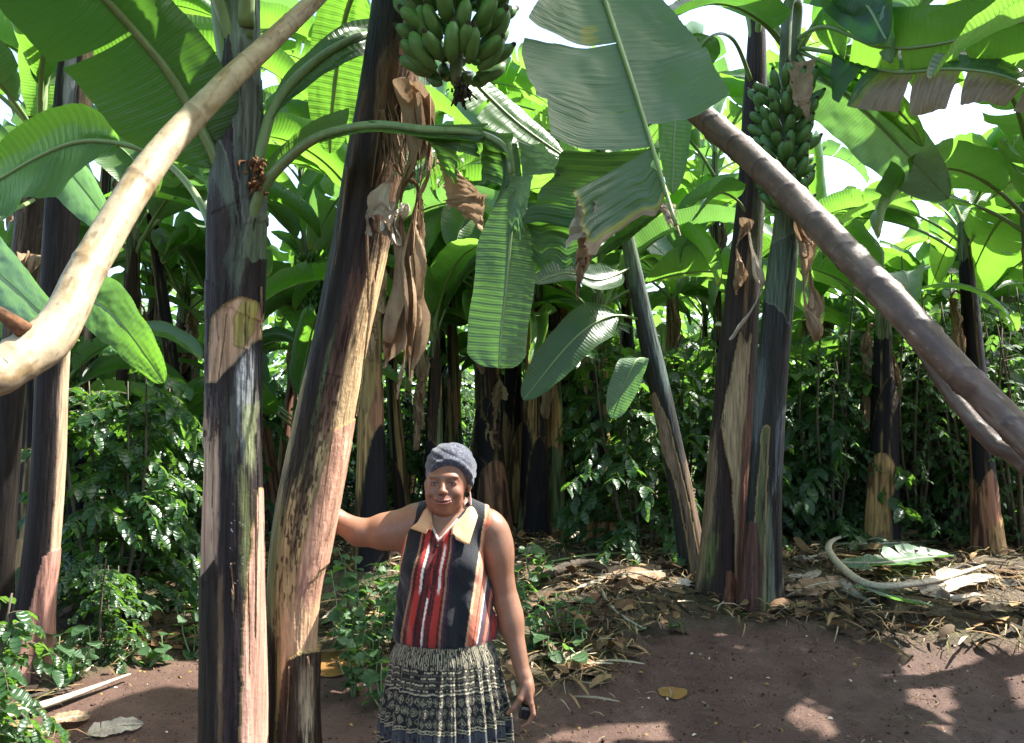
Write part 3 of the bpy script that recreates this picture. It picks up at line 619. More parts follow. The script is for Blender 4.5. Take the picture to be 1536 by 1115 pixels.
def stem(name, pts, nth, nh, paint, parent, mt='trunk', squash=1.):
    """pts: (px,py,depth,width_px) from the top down or the foot up"""
    a = np.array([np.append(P(*q[:3]), [q[3] / 2 / F * q[2], q[1]]) for q in pts]); q, _ = catmull(a, nh); p, r, yy = q[:, :3], q[:, 3], q[:, 4]
    T, S, N = frames(p, (1, 0, 0))
    if T[0][2] > 0: pass
    th = np.linspace(-np.pi, np.pi, nth, endpoint=False)
    Fd = np.cross(S, np.where(T[:, 2:3] > 0, T, -T))           # toward the viewer side
    TH, YY = np.meshgrid(th, yy); SS = np.sin(TH)
    pt = Paint(SS + (np.abs(TH) > np.pi / 2) * .0, YY, TH, 'black', abs(hash(name)) % 50 if False else len(pts) * 7 + nth)
    paint(pt); pt.col[..., 2] = np.minimum(pt.col[..., 2], 1.08 * np.maximum(pt.col[..., 0], pt.col[..., 1])); pt.col = np.where(pt.col.max(-1, keepdims=True) < .06, pt.col * [.86, .74, .62], pt.col)
    rr = r[:, None] * (1 + .03 * np.cos(2 * TH + YY / 200) + .02 * vn(TH * 1.5, YY / 130, 3, 5)) + pt.h - .006 + .0016 * pt.g
    V = p[:, None] + rr[..., None] * (S[:, None] * np.sin(TH)[..., None] + Fd[:, None] * (np.cos(TH) * squash)[..., None])
    Q = gridq(nh, nth, 0, True); Q = Q[:, ::-1] if T[0][2] > 0 else Q
    me = mesh(name, V.reshape(-1, 3), Q, mats=[M[mt]], col=pt.col.reshape(-1, 3))
    return obj(name, me, parent)
def child_at(parent, me, name='leaf'):
    """mesh in world space parented to a thing whose empty sits elsewhere"""
    o = obj(name, me, parent); o.location = -Vector(parent.location); return o
def hleaf(parent, pts, k0, W, side, mt='leaf', strips=None, fold=.2, curl=-.6, r0=.02, r1=.004, seed=1, nu=110, nv=14, sweep=.15, amp=.006, prof=wprof, roll=0., dry=None, world=False, rib='midrib', k1=1., wave=.05):
    p = np.array(pts, float) if world else np.array(PP(pts)); path, Lt = catmull(p, 160); o = np.array(parent.location)
    mb = MB(); a = int(k0 * 159); lamina(mb, path[a:int(k1 * 159) + 1] - o, side, W, strips, fold, curl, nu, nv, sweep, amp, seed, 0, prof=prof, roll=roll, dry=dry, wave=wave)
    lf = obj('leaf', mb.mesh('leaf', [M[mt]]), parent)
    rb = MB(); midrib(rb, path - o, r0, r1, 0, 60, 10, power=.8); obj('midrib', rb.mesh('midrib', [M[rib]]), lf)
    return lf
def patch(mb, c, bulge=.02, n=(26, 18), seed=0, m=0, amp=.006, dry=0., curl=0.):
    """curved torn strip of a leaf between four corners (top-left, top-right, bottom-right, bottom-left)"""
    a, b, cc, d = [np.asarray(q, float) for q in c]; nu, nv = n; v = np.linspace(0, 1, nu)[:, None]; u = np.linspace(0, 1, nv)[None]
    V = (a * ((1 - u) * (1 - v))[..., None] + b * (u * (1 - v))[..., None] + cc * (u * v)[..., None] + d * ((1 - u) * v)[..., None])
    nn = np.cross(b - a, d - a); nn /= np.linalg.norm(nn)
    e = (.05 * vn(v * 6, seed, 0, 1) * np.ones_like(u) + .03 * vn(v * 22, seed, 0, 3)) * np.linalg.norm(b - a)
    h = bulge * (np.sin(np.pi * u) + .5 * np.sin(np.pi * v)) + amp * (2 * fbm(u * 3, v * 5, seed, 2, 3) + .4 * np.sin(v * np.linalg.norm(d - a) / .026 * 6.283)) + curl * v ** 2
    V = V + nn * h[..., None] + ((b - a) / (np.linalg.norm(b - a) + 1e-9)) * (e * (u * 2 - 1))[..., None] + ((d - a) / (np.linalg.norm(d - a) + 1e-9)) * (.03 * vn(u * 7, seed, 4, 1) * v)[..., None]
    Lv = np.linalg.norm(d - a); Lu = np.linalg.norm(b - a); uv = np.stack(np.broadcast_arrays(v * Lv, u * Lu + 3 + seed), -1)
    dr = dry(u + 0 * v, v + 0 * u) if callable(dry) else np.full((nu, nv), dry)
    mb.add(V, gridq(nu, nv), uv=uv, m=m, dry=dr.ravel())
def flaps(parent, name, mt, lst, **kw):
    o = np.array(parent.location)
    for i, c in enumerate(lst): mb = MB(); patch(mb, [P(*q) - o for q in c], seed=i + 3, **kw); obj(name, mb.mesh(name, [M[mt]]), parent)
box = lambda s0, y0, s1, y1: [(s0, y0), (s1, y0), (s1, y1), (s0, y1)]
# ================= plant A : upright stem at the left of the picture
DA = 2.8; ga = P(350, 1363, DA)
A = thing('banana_plant', 'thick upright banana plant with black, tan and pink patched stem in the left foreground', 'banana plant', (ga[0], ga[1], 0), 'banana plants of the grove')
ao = np.array(A.location)
def paintA(p):
    W = 9
    p.col = p.tone((.075, .095, .085), .5, .25)
    p.lay(box(-.25, -300, 3, 130), (.16, .20, .17), .0, .6, .1); p.lay([(-.8, 130), (-.1, 60), (.45, 150), (.7, 300), (-.6, 330)], (.055, .05, .062), .004, .6, .2)
    p.lay([(.0, 150), (.35, 60), (.9, 120), (1.2, 330), (.55, 340), (.2, 240)], (.10, .115, .105), .005, .6, .15, edge='grey')
    p.lay([(-2, 200), (-.75, 190), (-.1, 245), (.35, 330), (.2, 400), (-2, 900)], (.085, .105, .085), .005, .6, .12, .04, 'grey')
    p.lay([(-.72, 265), (-.2, 300), (.3, 350), (.0, 470), (-1.1, 480)], (.035, .03, .042), .003, .6)
    p.lay([(2, 290), (.7, 330), (.1, 420), (-.1, 460), (2, 500)], (.14, .18, .12), .005, .6, .18, .04, 'grey')
    p.lay([(-2, 395), (-.2, 440), (.35, 385), (.8, 395), (2, 340), (2, 1500), (-2, 1500)], (.03, .026, .036), .004, .9, 0, .05)
    p.lay([(-.2, 395), (.4, 350), (.7, 390), (.3, 440)], (.09, .11, .08), 0, .7, .2)
    # peeled window
    p.lay([(-1.5, 575), (-.9, 592), (-.75, 540), (-.55, 480), (-.1, 462), (.5, 448), (.95, 455), (1.1, 500), (.75, 522), (.3, 545), (-.4, 572)], (.50, .31, .20), -.003, .35, .05, .02, 'straw')
    p.lay([(.3, 520), (.25, 480), (.55, 452), (.92, 455), (.9, 495), (.62, 524)], (.40, .33, .10), .002, .35, .1, .02, 'straw')
    p.lay([(-1.2, 300), (-.75, 300), (-.7, 575), (-1.2, 600)], (.03, .027, .032), .003, .5, 0, .03)
    # black sheath with waxy white streak, right
    p.lay([(.35, 560), (.85, 515), (.95, 560), (.8, 660), (.62, 690), (.45, 640)], (.22, .24, .27), 0, 1.0, .30, .10)
    p.lay([(.5, 610), (.95, 600), (.9, 700), (.65, 690)], (.20, .22, .11), 0, 1.0, .25, .08)
    p.lay([(-.2, 600), (.4, 580), (.35, 720), (.0, 700)], (.07, .075, .06), 0, .8, .3, .08)
    # long tan and pink strip at left
    p.lay([(-2, 622), (-.6, 630), (-.28, 650), (-.22, 700), (-.2, 850), (-.75, 870), (-2, 868)], (.46, .30, .20), .003, .3, .02, .05)
    p.lay([(-2, 720), (-.62, 720), (-.55, 860), (-2, 868)], (.44, .26, .18), 0, .3, 0, .1)
    p.specks(box(-1, 625, -.2, 660), 'brown', .1)
    p.lay([(-2, 868), (-.8, 860), (-.3, 832), (-.05, 860), (.1, 2000), (-2, 2000)], (.026, .022, .022), .006, .9, 0, .02, 'brown')
    p.lay([(-.12, 850), (.02, 850), (.08, 2000), (-.02, 2000)], (.17, .11, .06), .002, .6, .25, .06)
    p.lay([(.45, 690), (.8, 700), (.85, 830), (.75, 900), (.55, 860)], (.09, .10, .045), 0, .9, .35, .1)
    p.lay([(.95, 735), (1.3, 720), (2, 2000), (.62, 2000), (.48, 1090), (.55, 930), (.72, 840)], (.50, .29, .22), .002, .3, 0, .05, 'straw')
    p.lay([(.85, 860), (2, 830), (2, 2000), (.66, 2000), (.72, 1000)], (.44, .25, .185), 0, .3, 0, .05)
    p.specks(box(.2, 740, .7, 880), (.6, .6, .55), .80, 60, 3)
stem('pseudostem', [(360, -170, 2.72, 58), (359, 0, 2.74, 66), (358, 120, 2.76, 70), (358, 220, 2.78, 76), (357, 310, 2.79, 84), (355, 420, 2.8, 80), (352, 560, 2.8, 79), (351, 700, 2.8, 82), (350, 860, 2.8, 92), (351, 1000, 2.8, 98), (351, 1115, 2.8, 102), (352, 1250, 2.8, 110), (352, 1385, 2.8, 132)], 190, 900, paintA, None).name
st = bpy.data.objects[-1] if False else [o for o in bpy.data.objects if o.name.startswith('pseudostem') and o.parent is None][-1]
st.parent = A; st.location = -Vector(A.location)
edry = lambda t, v, sg: np.clip((v - .93) * 6, 0, .35)
hleaf(A, [(354, 450, 2.81), (345, 340, 2.77), (332, 262, 2.74), (300, 190, 2.68), (258, 115, 2.6), (205, 50, 2.5), (150, -10, 2.38), (60, -100, 2.2), (-80, -170, 2.0)], .30, .23, (.75, -.15, .62), 'leaf_dark', {1: [(0, 1, .7, 0, 0)], -1: [(0, .45, 1.15, 0, 0), (.46, .7, 1.2, .1, 0), (.705, 1, 1.1, -.1, 0)]}, .35, -.7, .034, .01, 11, nu=90, rib='petiole')
hleaf(A, [(358, 440, 2.80), (374, 340, 2.755), (394, 283, 2.72), (430, 240, 2.68), (480, 205, 2.62), (560, 188, 2.56), (640, 195, 2.52), (715, 200, 2.5), (758, 222, 2.49), (768, 262, 2.48)], .12, .10, (0, .35, 1), 'leaf', {1: [(0, .48, 1.05, 0, 0)], -1: [(.40, .97, .75, -.6, -.4)]}, .2, -.3, .030, .012, 12, prof=lambda t: np.clip(t / .1, 0, 1) ** .5 * (1 - .3 * t), rib='petiole')
A2 = hleaf(A, [(764, 215, 2.49), (770, 262, 2.48), (768, 330, 2.47), (760, 430, 2.46), (752, 500, 2.46), (749, 553, 2.46)], 0, .105, (1, 0, 0), 'leaf_grey', {1: [(0, 1, .82, .35, .2)], -1: [(0, 1, 1.0, .1, 0)]}, .25, -.5, .009, .003, 13, sweep=.05, amp=.0025,
     prof=lambda t: (.30 + .70 * sstep(.12, .52, t)) * np.clip((1.0 - t) / .07, 0, 1) ** .35, rib='midrib')
flaps(A, 'torn_strip', 'leaf_pale', [[(776, 205, 2.5), (812, 214, 2.47), (848, 252, 2.43), (783, 262, 2.45)], [(765, 262, 2.44), (797, 262, 2.42), (782, 352, 2.41), (760, 345, 2.44)]], bulge=.02)
flaps(A, 'torn_strip', 'leaf_dark', [[(722, 190, 2.5), (768, 200, 2.5), (764, 282, 2.47), (722, 270, 2.5)], [(560, 182, 2.54), (722, 184, 2.48), (722, 232, 2.45), (640, 212, 2.5)]], bulge=.02)
flaps(A, 'torn_strip', 'leaf', [[(640, 205, 2.5), (690, 210, 2.5), (683, 268, 2.5), (668, 262, 2.5)]], bulge=.01)
hleaf(A, [(362, 340, 2.80), (380, 270, 2.76), (393, 215, 2.76), (412, 160, 2.8), (455, 108, 2.86), (515, 66, 2.95), (580, 45, 3.12), (700, 30, 3.4)], .25, .075, (0, .5, 1), 'leaf_dark', None, .8, -1.2, .027, .008, 14, rib='petiole')
hleaf(A, [(350, 190, 2.74), (342, 110, 2.72), (330, 40, 2.70), (318, -60, 2.66), (280, -220, 2.5), (200, -330, 2.3)], .45, .3, (1, .3, 0), 'leaf', None, .3, -.8, .040, .012, 15, rib='petiole')
hleaf(A, [(326, 400, 2.80), (314, 335, 2.84), (286, 282, 2.9), (250, 245, 2.96), (205, 222, 3.0), (130, 212, 3.05), (60, 235, 3.12), (-50, 300, 3.25)], .48, .25, (.1, -.45, -.85), 'leaf', {1: [(0, 1, 1, 0, .2)], -1: [(0, 1, .6, -.6, -.5)]}, .1, -.4, .020, .006, 16, nu=90, amp=.01)
hleaf(A, [(370, 60, 2.72), (378, -60, 2.72), (420, -200, 2.8), (560, -330, 3.0), (800, -330, 3.3)], .4, .32, (0, 1, .1), 'leaf', None, .3, -.8, .030, .01, 17, nu=60, rib='petiole')
hleaf(A, [(368, 40, 2.7), (370, -80, 2.6), (360, -260, 2.3), (340, -420, 1.9), (330, -500, 1.4)], .4, .32, (1, 0, 0), 'leaf', None, .3, -.8, .030, .01, 18, nu=60, rib='petiole')
hleaf(A, [(362, 120, 2.74), (300, -80, 2.6), (200, -240, 2.4), (60, -330, 2.2), (-140, -330, 2.0)], .3, .34, (.2, .9, .3), 'leaf', None, .3, -.8, .03, .01, 19, nu=60, rib='petiole')  # overhead leaf added to keep the sun off the upper left leaf
# rusty fibre at the node
mb = MB(); R = np.random.default_rng(3)
for i in range(46):
    a = P(384 + R.normal(0, 7), 262 + R.uniform(-22, 24), 2.70 + R.uniform(-.03, .02)) - ao; b = a + R.normal(0, .013, 3) + [.0, 0, -.03 * R.random()]
    V, Q, T, uv = tube([a, (a + b) / 2 + R.normal(0, .006, 3), b], [.005, .006, .002], 5, 7); mb.add(V, Q, T, uv)
M['rust'] = plain('rusty sheath fibre', (.045, .022, .014), (.19, .085, .035), (40, 40, 40), .85, .2, .8)
obj('fibre_tuft', mb.mesh('fibre_tuft', [M['rust']]), A)
def peel(parent, lst, mt='dry'):
    o = np.array(parent.location)
    for i, (x0, y0, x1, y1, d, w, cv) in enumerate(lst):
        a, b = P(x0, y0, d) - o, P(x1, y1, d) - o; s = np.array([w, 0, 0]); mb = MB(); patch(mb, [a - s, a + s, b + s * .5, b - s * .5], bulge=.006, n=(50, 6), seed=i * 3 + 1, amp=.004, curl=-cv); obj('peeling_strip', mb.mesh('peeling_strip', [M[mt]]), parent)
peel(A, [(383, 735, 386, 960, 2.705, .006, .02), (330, 868, 342, 1130, 2.700, .005, .012), (312, 640, 309, 830, 2.745, .004, .01), (372, 860, 376, 1010, 2.700, .003, .015), (340, 470, 330, 560, 2.70, .003, .01), (392, 430, 393, 500, 2.76, .004, .02), (305, 900, 303, 1060, 2.75, .004, .014), (347, 845, 352, 920, 2.695, .003, .02)])
# ================= plant B : leaning stem with the big bunch
DB = 2.98; gb = P(440, 1320, DB)
B = thing('banana_plant', 'leaning banana plant the woman rests her hand on, with a big green bunch on top', 'banana plant', (gb[0], gb[1], 0), 'banana plants of the grove'); bo = np.array(B.location)
def paintB(p):
    p.col = p.tone((.03, .026, .028), .9)
    p.lay(box(-2, -400, 2, 140), (.022, .024, .034), 0, .9)
    p.lay([(-.3, 110), (.3, 60), (2, 60), (2, 420), (.3, 330), (.0, 230)], (.13, .075, .045), .002, 1.0, .4, .08)
    p.lay([(-.65, 150), (-.45, 150), (-.5, 300), (-.7, 300)], (.10, .055, .035), .002, .8, .3, .05)
    p.lay([(-.95, 260), (-.7, 260), (-.5, 520), (-.7, 520)], (.07, .075, .065), 0, .8, .3, .08)
    p.lay([(.62, 400), (1.5, 330), (1.5, 1200), (.2, 1200), (.30, 640), (.45, 520)], (.52, .36, .20), .003, .35, .10, .04)
    p.lay([(.05, 420), (.6, 400), (.48, 700), (-.1, 760), (.0, 560)], (.12, .062, .045), 0, .8, .25, .10)
    p.lay([(-.2, 520), (-.02, 500), (-.12, 820), (-.3, 820)], (.10, .12, .05), 0, .8, .25, .1)
    p.lay([(-2, 600), (-.85, 560), (-.7, 700), (-.35, 730), (-.1, 700), (.1, 640), (.3, 660), (2, 640), (2, 1300), (-2, 1300)], (.44, .32, .16), .003, .35, .06, .06)
    p.lay([(-.6, 600), (-.35, 600), (-.45, 800), (-.62, 830), (-.75, 720)], (.045, .035, .025), 0, .8, .05, .12)
    p.lay([(-.1, 640), (.12, 600), (.15, 780), (-.05, 860), (-.2, 760)], (.09, .06, .035), 0, .8, .3, .15)
    p.lay([(-2, 760), (-.5, 780), (-.55, 960), (-2, 980)], (.40, .36, .15), 0, .3, .02, .08)
    p.specks(box(-.6, 720, .55, 960), (.05, .03, .018), .30, 15, 13); p.specks(box(-.5, 560, .6, 800), (.04, .026, .018), .22, 24, 10)
    p.lay([(.55, 640), (1.5, 600), (1.5, 820), (.85, 845), (.25, 905), (.35, 760)], (.52, .29, .20), .006, .3, 0, .02, 'straw')
    p.lay([(.25, 870), (.75, 860), (1.5, 820), (1.5, 960), (.7, 1000), (.3, 940)], (.42, .22, .16), -.006, .3, 0, .03)
    p.lay([(-.2, 905), (.1, 900), (1.5, 890), (1.5, 1300), (-.5, 1300)], (.50, .32, .19), 0, .3, .02, .04)
    p.lay([(-2, 935), (-.85, 930), (-.35, 950), (-.3, 1040), (-.6, 1300), (-2, 1300)], (.025, .02, .018), .003, .7, 0, .05)
    p.lay([(-.35, 950), (-.2, 960), (-.35, 1300), (-.6, 1300)], (.24, .20, .08), .003, .5, .1, .04)
    p.lay([(-.12, 1000), (.05, 975), (.5, 965), (.85, 968), (1.5, 990), (1.5, 1500), (-.3, 1500), (-.3, 1080)], (.05, .036, .028), .014, 1.2, .3, .02, 'straw')
    p.lay([(.42, 990), (.85, 985), (.9, 1075), (.65, 1110), (.5, 1060)], (.30, .24, .15), .002, 1.2, .45, .12)
sb = stem('pseudostem', [(615, -150, 2.95, 82), (605, -60, 2.95, 84), (592, 60, 2.96, 90), (578, 160, 2.97, 92), (562, 250, 2.98, 92), (538, 380, 2.98, 86), (502, 551, 2.98, 83), (472, 700, 2.98, 89), (455, 790, 2.98, 90), (443, 880, 2.98, 84), (440, 960, 2.98, 76), (438, 1050, 2.98, 72), (438, 1150, 2.98, 84), (438, 1340, 2.98, 112)], 190, 900, paintB, None)
sb.parent = B; sb.location = -Vector(B.location)
# white tape-like scars
# big drooping pale leaf
wide = lambda t: (.35 + .65 * sstep(0, .5, t)) * np.clip((1.04 - t) / .09, 0, 1) ** .5
hd = lambda t, v, sg: np.where(sg < 0, np.clip((t - .82) * 3.2, 0, .8) * np.clip((.6 + v), 0, 1) + .5 * np.exp(-((t - .36) ** 2 / .002 + (v - .28) ** 2 / .03)), 0) + np.clip((v - .96) * 7, 0, .4)
hleaf(B, [(640, -230, 2.9), (720, -330, 2.9), (810, -250, 2.85), (862, -130, 2.74), (905, -5, 2.58), (950, 130, 2.40), (978, 220, 2.28), (1014, 338, 2.18)], .50, .37, (1, .1, .12), 'leaf_grey',
      {-1: [(0, .40, .92, -.15, -.1), (.402, .64, .90, .0, .05), (.643, .775, .86, .1, -.25)], 1: [(0, .47, .70, .05, .25), (.473, .70, .68, -.08, .0)]}, .18, -.75, .022, .007, 21, nu=130, nv=26, sweep=.02, amp=.011, prof=wide, dry=hd, wave=.03)
flaps(B, 'torn_strip', 'dry_pale', [[(868, 292, 2.22), (895, 302, 2.20), (892, 345, 2.19), (848, 366, 2.2)], [(985, 300, 2.22), (1012, 306, 2.21), (1020, 345, 2.2), (1000, 335, 2.22)]], bulge=.015, amp=.012)
flaps(B, 'torn_strip', 'dry', [[(868, 350, 2.25), (905, 345, 2.24), (884, 395, 2.24), (862, 402, 2.25)], [(866, 385, 2.25), (884, 380, 2.25), (868, 440, 2.26), (864, 440, 2.26)]], bulge=.012, amp=.015)
flaps(B, 'torn_strip', 'leaf_dark', [[(850, 225, 2.42), (985, 222, 2.42), (920, 352, 2.40), (782, 330, 2.42)], [(795, 300, 2.45), (925, 300, 2.44), (885, 408, 2.42), (795, 388, 2.45)], [(985, 300, 2.3), (1002, 312, 2.3), (930, 372, 2.28), (880, 386, 2.28)]], bulge=.03)
flaps(B, 'torn_strip', 'leaf_grey', [[(866, 282, 2.17), (974, 222, 2.27), (1008, 292, 2.21), (884, 380, 2.15)]], bulge=.03, n=(60, 50), dry=lambda u, v: np.clip((v - .72) * 2.4, 0, .75) + np.clip((.12 - u) * 5, 0, .5))
# bright leaves behind the bunch
hleaf(B, [(615, -150, 3.0), (640, 20, 3.3), (690, 100, 3.5), (770, 180, 3.5), (850, 238, 3.5)], .35, .15, (.35, -.3, -.9), 'leaf', {1: [(0, .5, 1, 0, 0), (.52, 1, 1, .3, -.2)], -1: [(0, 1, .7, 0, 0)]}, .1, -.3, .02, .005, 23, nu=60)
hleaf(B, [(610, -150, 3.1), (560, -60, 3.4), (520, 20, 3.6), (500, 150, 3.8), (495, 230, 3.9)], .4, .13, (1, .2, .2), 'leaf', None, .1, -.3, .02, .005, 24, nu=60)
hleaf(B, [(625, -150, 2.9), (640, -330, 2.5), (600, -480, 1.9), (520, -520, 1.3)], .3, .33, (1, 0, 0), 'leaf', None, .3, -.8, .03, .01, 25, nu=60)
hleaf(B, [(625, -150, 2.95), (760, -390, 2.8), (980, -450, 2.7), (1220, -390, 2.65), (1420, -260, 2.6)], .25, .22, (0, 1, 0), 'leaf', None, .3, -.8, .03, .01, 26, nu=60)  # unseen crown leaf, its path laid to shade the big drooping leaf
hleaf(B, [(620, -150, 2.95), (560, -350, 3.3), (420, -380, 3.8), (250, -200, 4.2)], .25, .33, (0, 1, 0), 'leaf', None, .3, -.8, .03, .01, 27, nu=60)
# dead leaves hanging on B
def crumple(parent, name, mt, pts, W, seed, sides=((1, .2, 0), (.3, 1, 0)), fold=-.4, curl=-1.3, nu=100, nv=12, tears=4, amp=.009, wave=.3):
    path, _ = catmull(np.array(PP(pts)), 120); path = path - np.array(parent.location); mb = MB(); R = np.random.default_rng(seed)
    for i, sd in enumerate(sides):
        pp = path + np.stack([.018 * vn(np.linspace(0, 7, 120), i, k, seed) for k in range(3)], 1)
        lamina(mb, pp, sd, W * R.uniform(.95, 1.4), tearset(R, tears, 1.5), fold, curl, nu, nv, .3, amp, seed * 3 + i, prof=lambda t: (.55 + .45 * np.sin(t * 9 + seed)) * np.clip((1 - t) / .12, 0, 1) ** .6, wave=wave)
    return obj(name, mb.mesh(name, [M[mt]]), parent)
crumple(B, 'dead_leaf', 'dry', [(598, 120, 2.88), (612, 220, 2.84), (600, 300, 2.82), (592, 400, 2.82), (580, 500, 2.84), (572, 550, 2.85)], .085, 51)
crumple(B, 'dead_leaf', 'dry', [(625, 150, 2.86), (640, 230, 2.82), (618, 330, 2.80), (612, 430, 2.82), (614, 520, 2.84), (616, 575, 2.85)], .07, 52)
crumple(B, 'dead_leaf', 'dry', [(570, 170, 2.86), (598, 260, 2.83), (622, 290, 2.82), (606, 440, 2.83), (602, 600, 2.85)], .045, 53)
crumple(B, 'dead_leaf', 'dry_pale', [(592, 255, 2.79), (575, 290, 2.77), (556, 330, 2.78), (548, 356, 2.79)], .055, 54, sides=((1, .1, .2),), fold=-.1, curl=-.6, tears=2)
crumple(B, 'dead_leaf', 'dry_pale', [(600, 300, 2.78), (596, 330, 2.77), (578, 352, 2.78)], .05, 57, sides=((1, .1, .2),), fold=-.1, curl=-1.6, tears=1)
flaps(B, 'dead_leaf', 'dry', [[(655, 235, 2.75), (690, 262, 2.7), (726, 300, 2.68), (668, 305, 2.73)], [(668, 300, 2.72), (726, 292, 2.68), (720, 345, 2.7), (690, 322, 2.72)]], bulge=.035, amp=.01)
mb = MB(); R = np.random.default_rng(8)
for i in range(34):
    x0 = R.uniform(565, 645); a = P(x0, R.uniform(90, 200), 2.9); ln = R.uniform(60, 170); b = P(x0 + R.normal(12, 20), R.uniform(200, 240) + ln * .4, 2.83); mdl = (a + b) / 2 + R.normal(0, .012, 3)
    V, Q, T, uv = tube(np.array([a, mdl, b]) - bo, [.003, .006, .0025], 5, 14, flat=.4); mb.add(V, Q, T, uv)
obj('dry_fibre', mb.mesh('dry_fibre', [M['dry']]), B)
peel(B, [(548, 300, 556, 470, 2.885, .007, .05), (560, 420, 538, 620, 2.885, .005, .03), (500, 640, 478, 800, 2.875, .004, .012), (575, 330, 566, 420, 2.87, .009, .05), (430, 760, 415, 930, 2.90, .004, .012), (520, 250, 505, 400, 2.885, .004, .03), (462, 985, 468, 1060, 2.868, .004, .01), (434, 1000, 430, 1100, 2.868, .003, .01)])
# the big bunch
def bunch(parent, ctr, height, hands, per, r0, r1, seed, sc_=1., lean=(0, 0), stalk=None, bud=True):
    o = np.array(parent.location); c = np.array(ctr) - o; mb = MB()
    pts = ([np.array(q) - o for q in stalk] if stalk else []) + [c, c - [0, 0, height * .5], c - [0, 0, height + .0], c - [0, 0, height + .06]]
    V, Q, T, uv = tube(pts, [.04] * (len(pts) - 3) + [.032, .022, .012], 12, 60); mb.add(V - c, Q, T, uv)
    rch = obj('banana_bunch', mb.mesh('banana_bunch', [M['rachis']]), parent, c)
    Rr = random.Random(seed); ms = bunch_mats(hands, per, r0, r1, height, seed, .38)
    Lm = Matrix.Rotation(lean[0], 4, 'Y') @ Matrix.Rotation(lean[1], 4, 'X')
    for mx in ms:
        f = bpy.data.objects.new('banana', FINGER[Rr.randrange(3)]); C.objects.link(f); f.parent = rch; f.matrix_local = Lm @ mx @ Matrix.Scale(sc_, 4)
    return rch
cb_ = P(684, 98, 2.62) ; cb_[2] += .36
rb = bunch(B, cb_, .36, 5, 19, .10, .08, 3, 1.08, stalk=[P(612, -150, 2.95), P(640, -260, 2.85), P(690, -290, 2.7)])
mb = MB(); R = np.random.default_rng(4); e = P(690, 134, 2.60) - cb_
for i in range(60):
    a = e + R.normal(0, .014, 3) + [0, 0, -.005]; b = a + R.normal(0, .014, 3) - [0, 0, .02]; V, Q, T, uv = tube([a, b], [.005, .003], 5, 3); mb.add(V, Q, T, uv)
obj('withered_flowers', mb.mesh('withered_flowers', [M['fruit_tip']]), rb)
# ================= poles
def pole(name, pts, mt, paint, label, cat, grp=None, nth=48, nh=500, world=None):
    a = np.array([np.append(P(*q[:3]), .93 * q[3] / 2 / F * q[2]) for q in pts])
    if world is not None: a = np.vstack([a, world])
    q, Lt = catmull(a, nh); p, r = q[:, :3], q[:, 3]; T, S, N = frames(p); th = np.linspace(0, 2 * np.pi, nth, endpoint=False)
    TH, U = np.meshgrid(th, np.linspace(0, Lt, nh)); col, h = paint(TH, U)
    V = p[:, None] + (r[:, None] + h)[..., None] * (S[:, None] * np.cos(TH)[..., None] + N[:, None] * np.sin(TH)[..., None])
    V = np.vstack([V.reshape(-1, 3), p[0], p[-1]]); j = np.arange(nth); k = nh * nth
    Tr = np.vstack([np.column_stack([np.full(nth, k), (j + 1) % nth, j]), np.column_stack([np.full(nth, k + 1), (nh - 1) * nth + j, (nh - 1) * nth + (j + 1) % nth])])
    o = obj(name, mesh(name, V, gridq(nh, nth, 0, True), Tr, [M[mt]], col=np.vstack([col.reshape(-1, 3), col[0, :1], col[-1, :1]])))
    return tag(o, label, cat, grp), p
def pbark(TH, U):
    x, y = np.cos(TH), np.sin(TH); n = fbm(x * 2, y * 2, U * 14, 3, 5); c = np.ones(TH.shape + (3,)) * [1, .95, .85]
    c = mixc(c, (.72, .60, .42), sstep(.05, .4, n)); c = mixc(c, (.42, .33, .23), sstep(.5, .68, vn(x * 5, y * 5, U * 40, 8)) * .7)
    ring = np.exp(-(((U + .02 * x) % .31 - .15) / .006) ** 2); return mixc(c, (.4, .3, .2), ring * .6), .0016 * n + ring * .0025
pl, pp = pole('prop_pole', [(590, -120, 3.05, 24), (478, -6, 2.75, 27), (400, 68, 2.5, 32), (330, 134, 2.3, 38), (232, 242, 2.05, 47), (142, 385, 1.82, 56), (98, 472, 1.7, 62), (66, 514, 1.64, 74), (0, 558, 1.55, 72), (-120, 650, 1.42, 78)], 'bark_pale', pbark,
     'pale smooth wooden pole with a crook, slanting across the upper left corner', 'pole', None, world=np.array([[-1.35, 1.15, .75, .052], [-1.75, .95, -.03, .055]]))
mb = MB(); kn = P(38, 497, 1.58)
for i in range(3):
    V, Q, T, uv = tube([kn, kn + [-.02 - .01 * i, -.01, .02 + .006 * i], kn + [-.045 - .012 * i, -.01, .03 + .012 * i]], [.018, .012, .004], 8, 9); mb.add(V, Q, T, uv)
kb = obj('broken_twig', mb.mesh('broken_twig', [M['rust']]), pl)
def bbark(TH, U):
    x, y = np.cos(TH), np.sin(TH); n = fbm(x * 2.2, y * 2.2, U * 10, 13, 5); c = np.ones(TH.shape + (3,)) * [.115, .072, .052]
    c = mixc(c, (.19, .14, .11), sstep(.0, .35, n)); c = mixc(c, (.34, .29, .25), sstep(.35, .6, fbm(x * 5, y * 5, U * 26, 8, 4)) * .8)
    per = .155; k = np.floor((U + .03 * x) / per); d = ((U + .03 * x) % per) / per; ring = np.exp(-((d - .5) / .035) ** 2)
    c = mixc(c, (.05, .032, .028), ring * .7); c = mixc(c, (.07, .045, .04), sstep(.1, .5, fbm(x * 1.2, y * 1.2, U * 3, 6, 3)) * .6); return c, .0022 * n + .004 * ring
a1, a0 = P(1536, 655, 1.86), P(1330, 443, 2.1); dd = (a1 - a0) / np.linalg.norm(a1 - a0); tz = a1[2] / -dd[2]
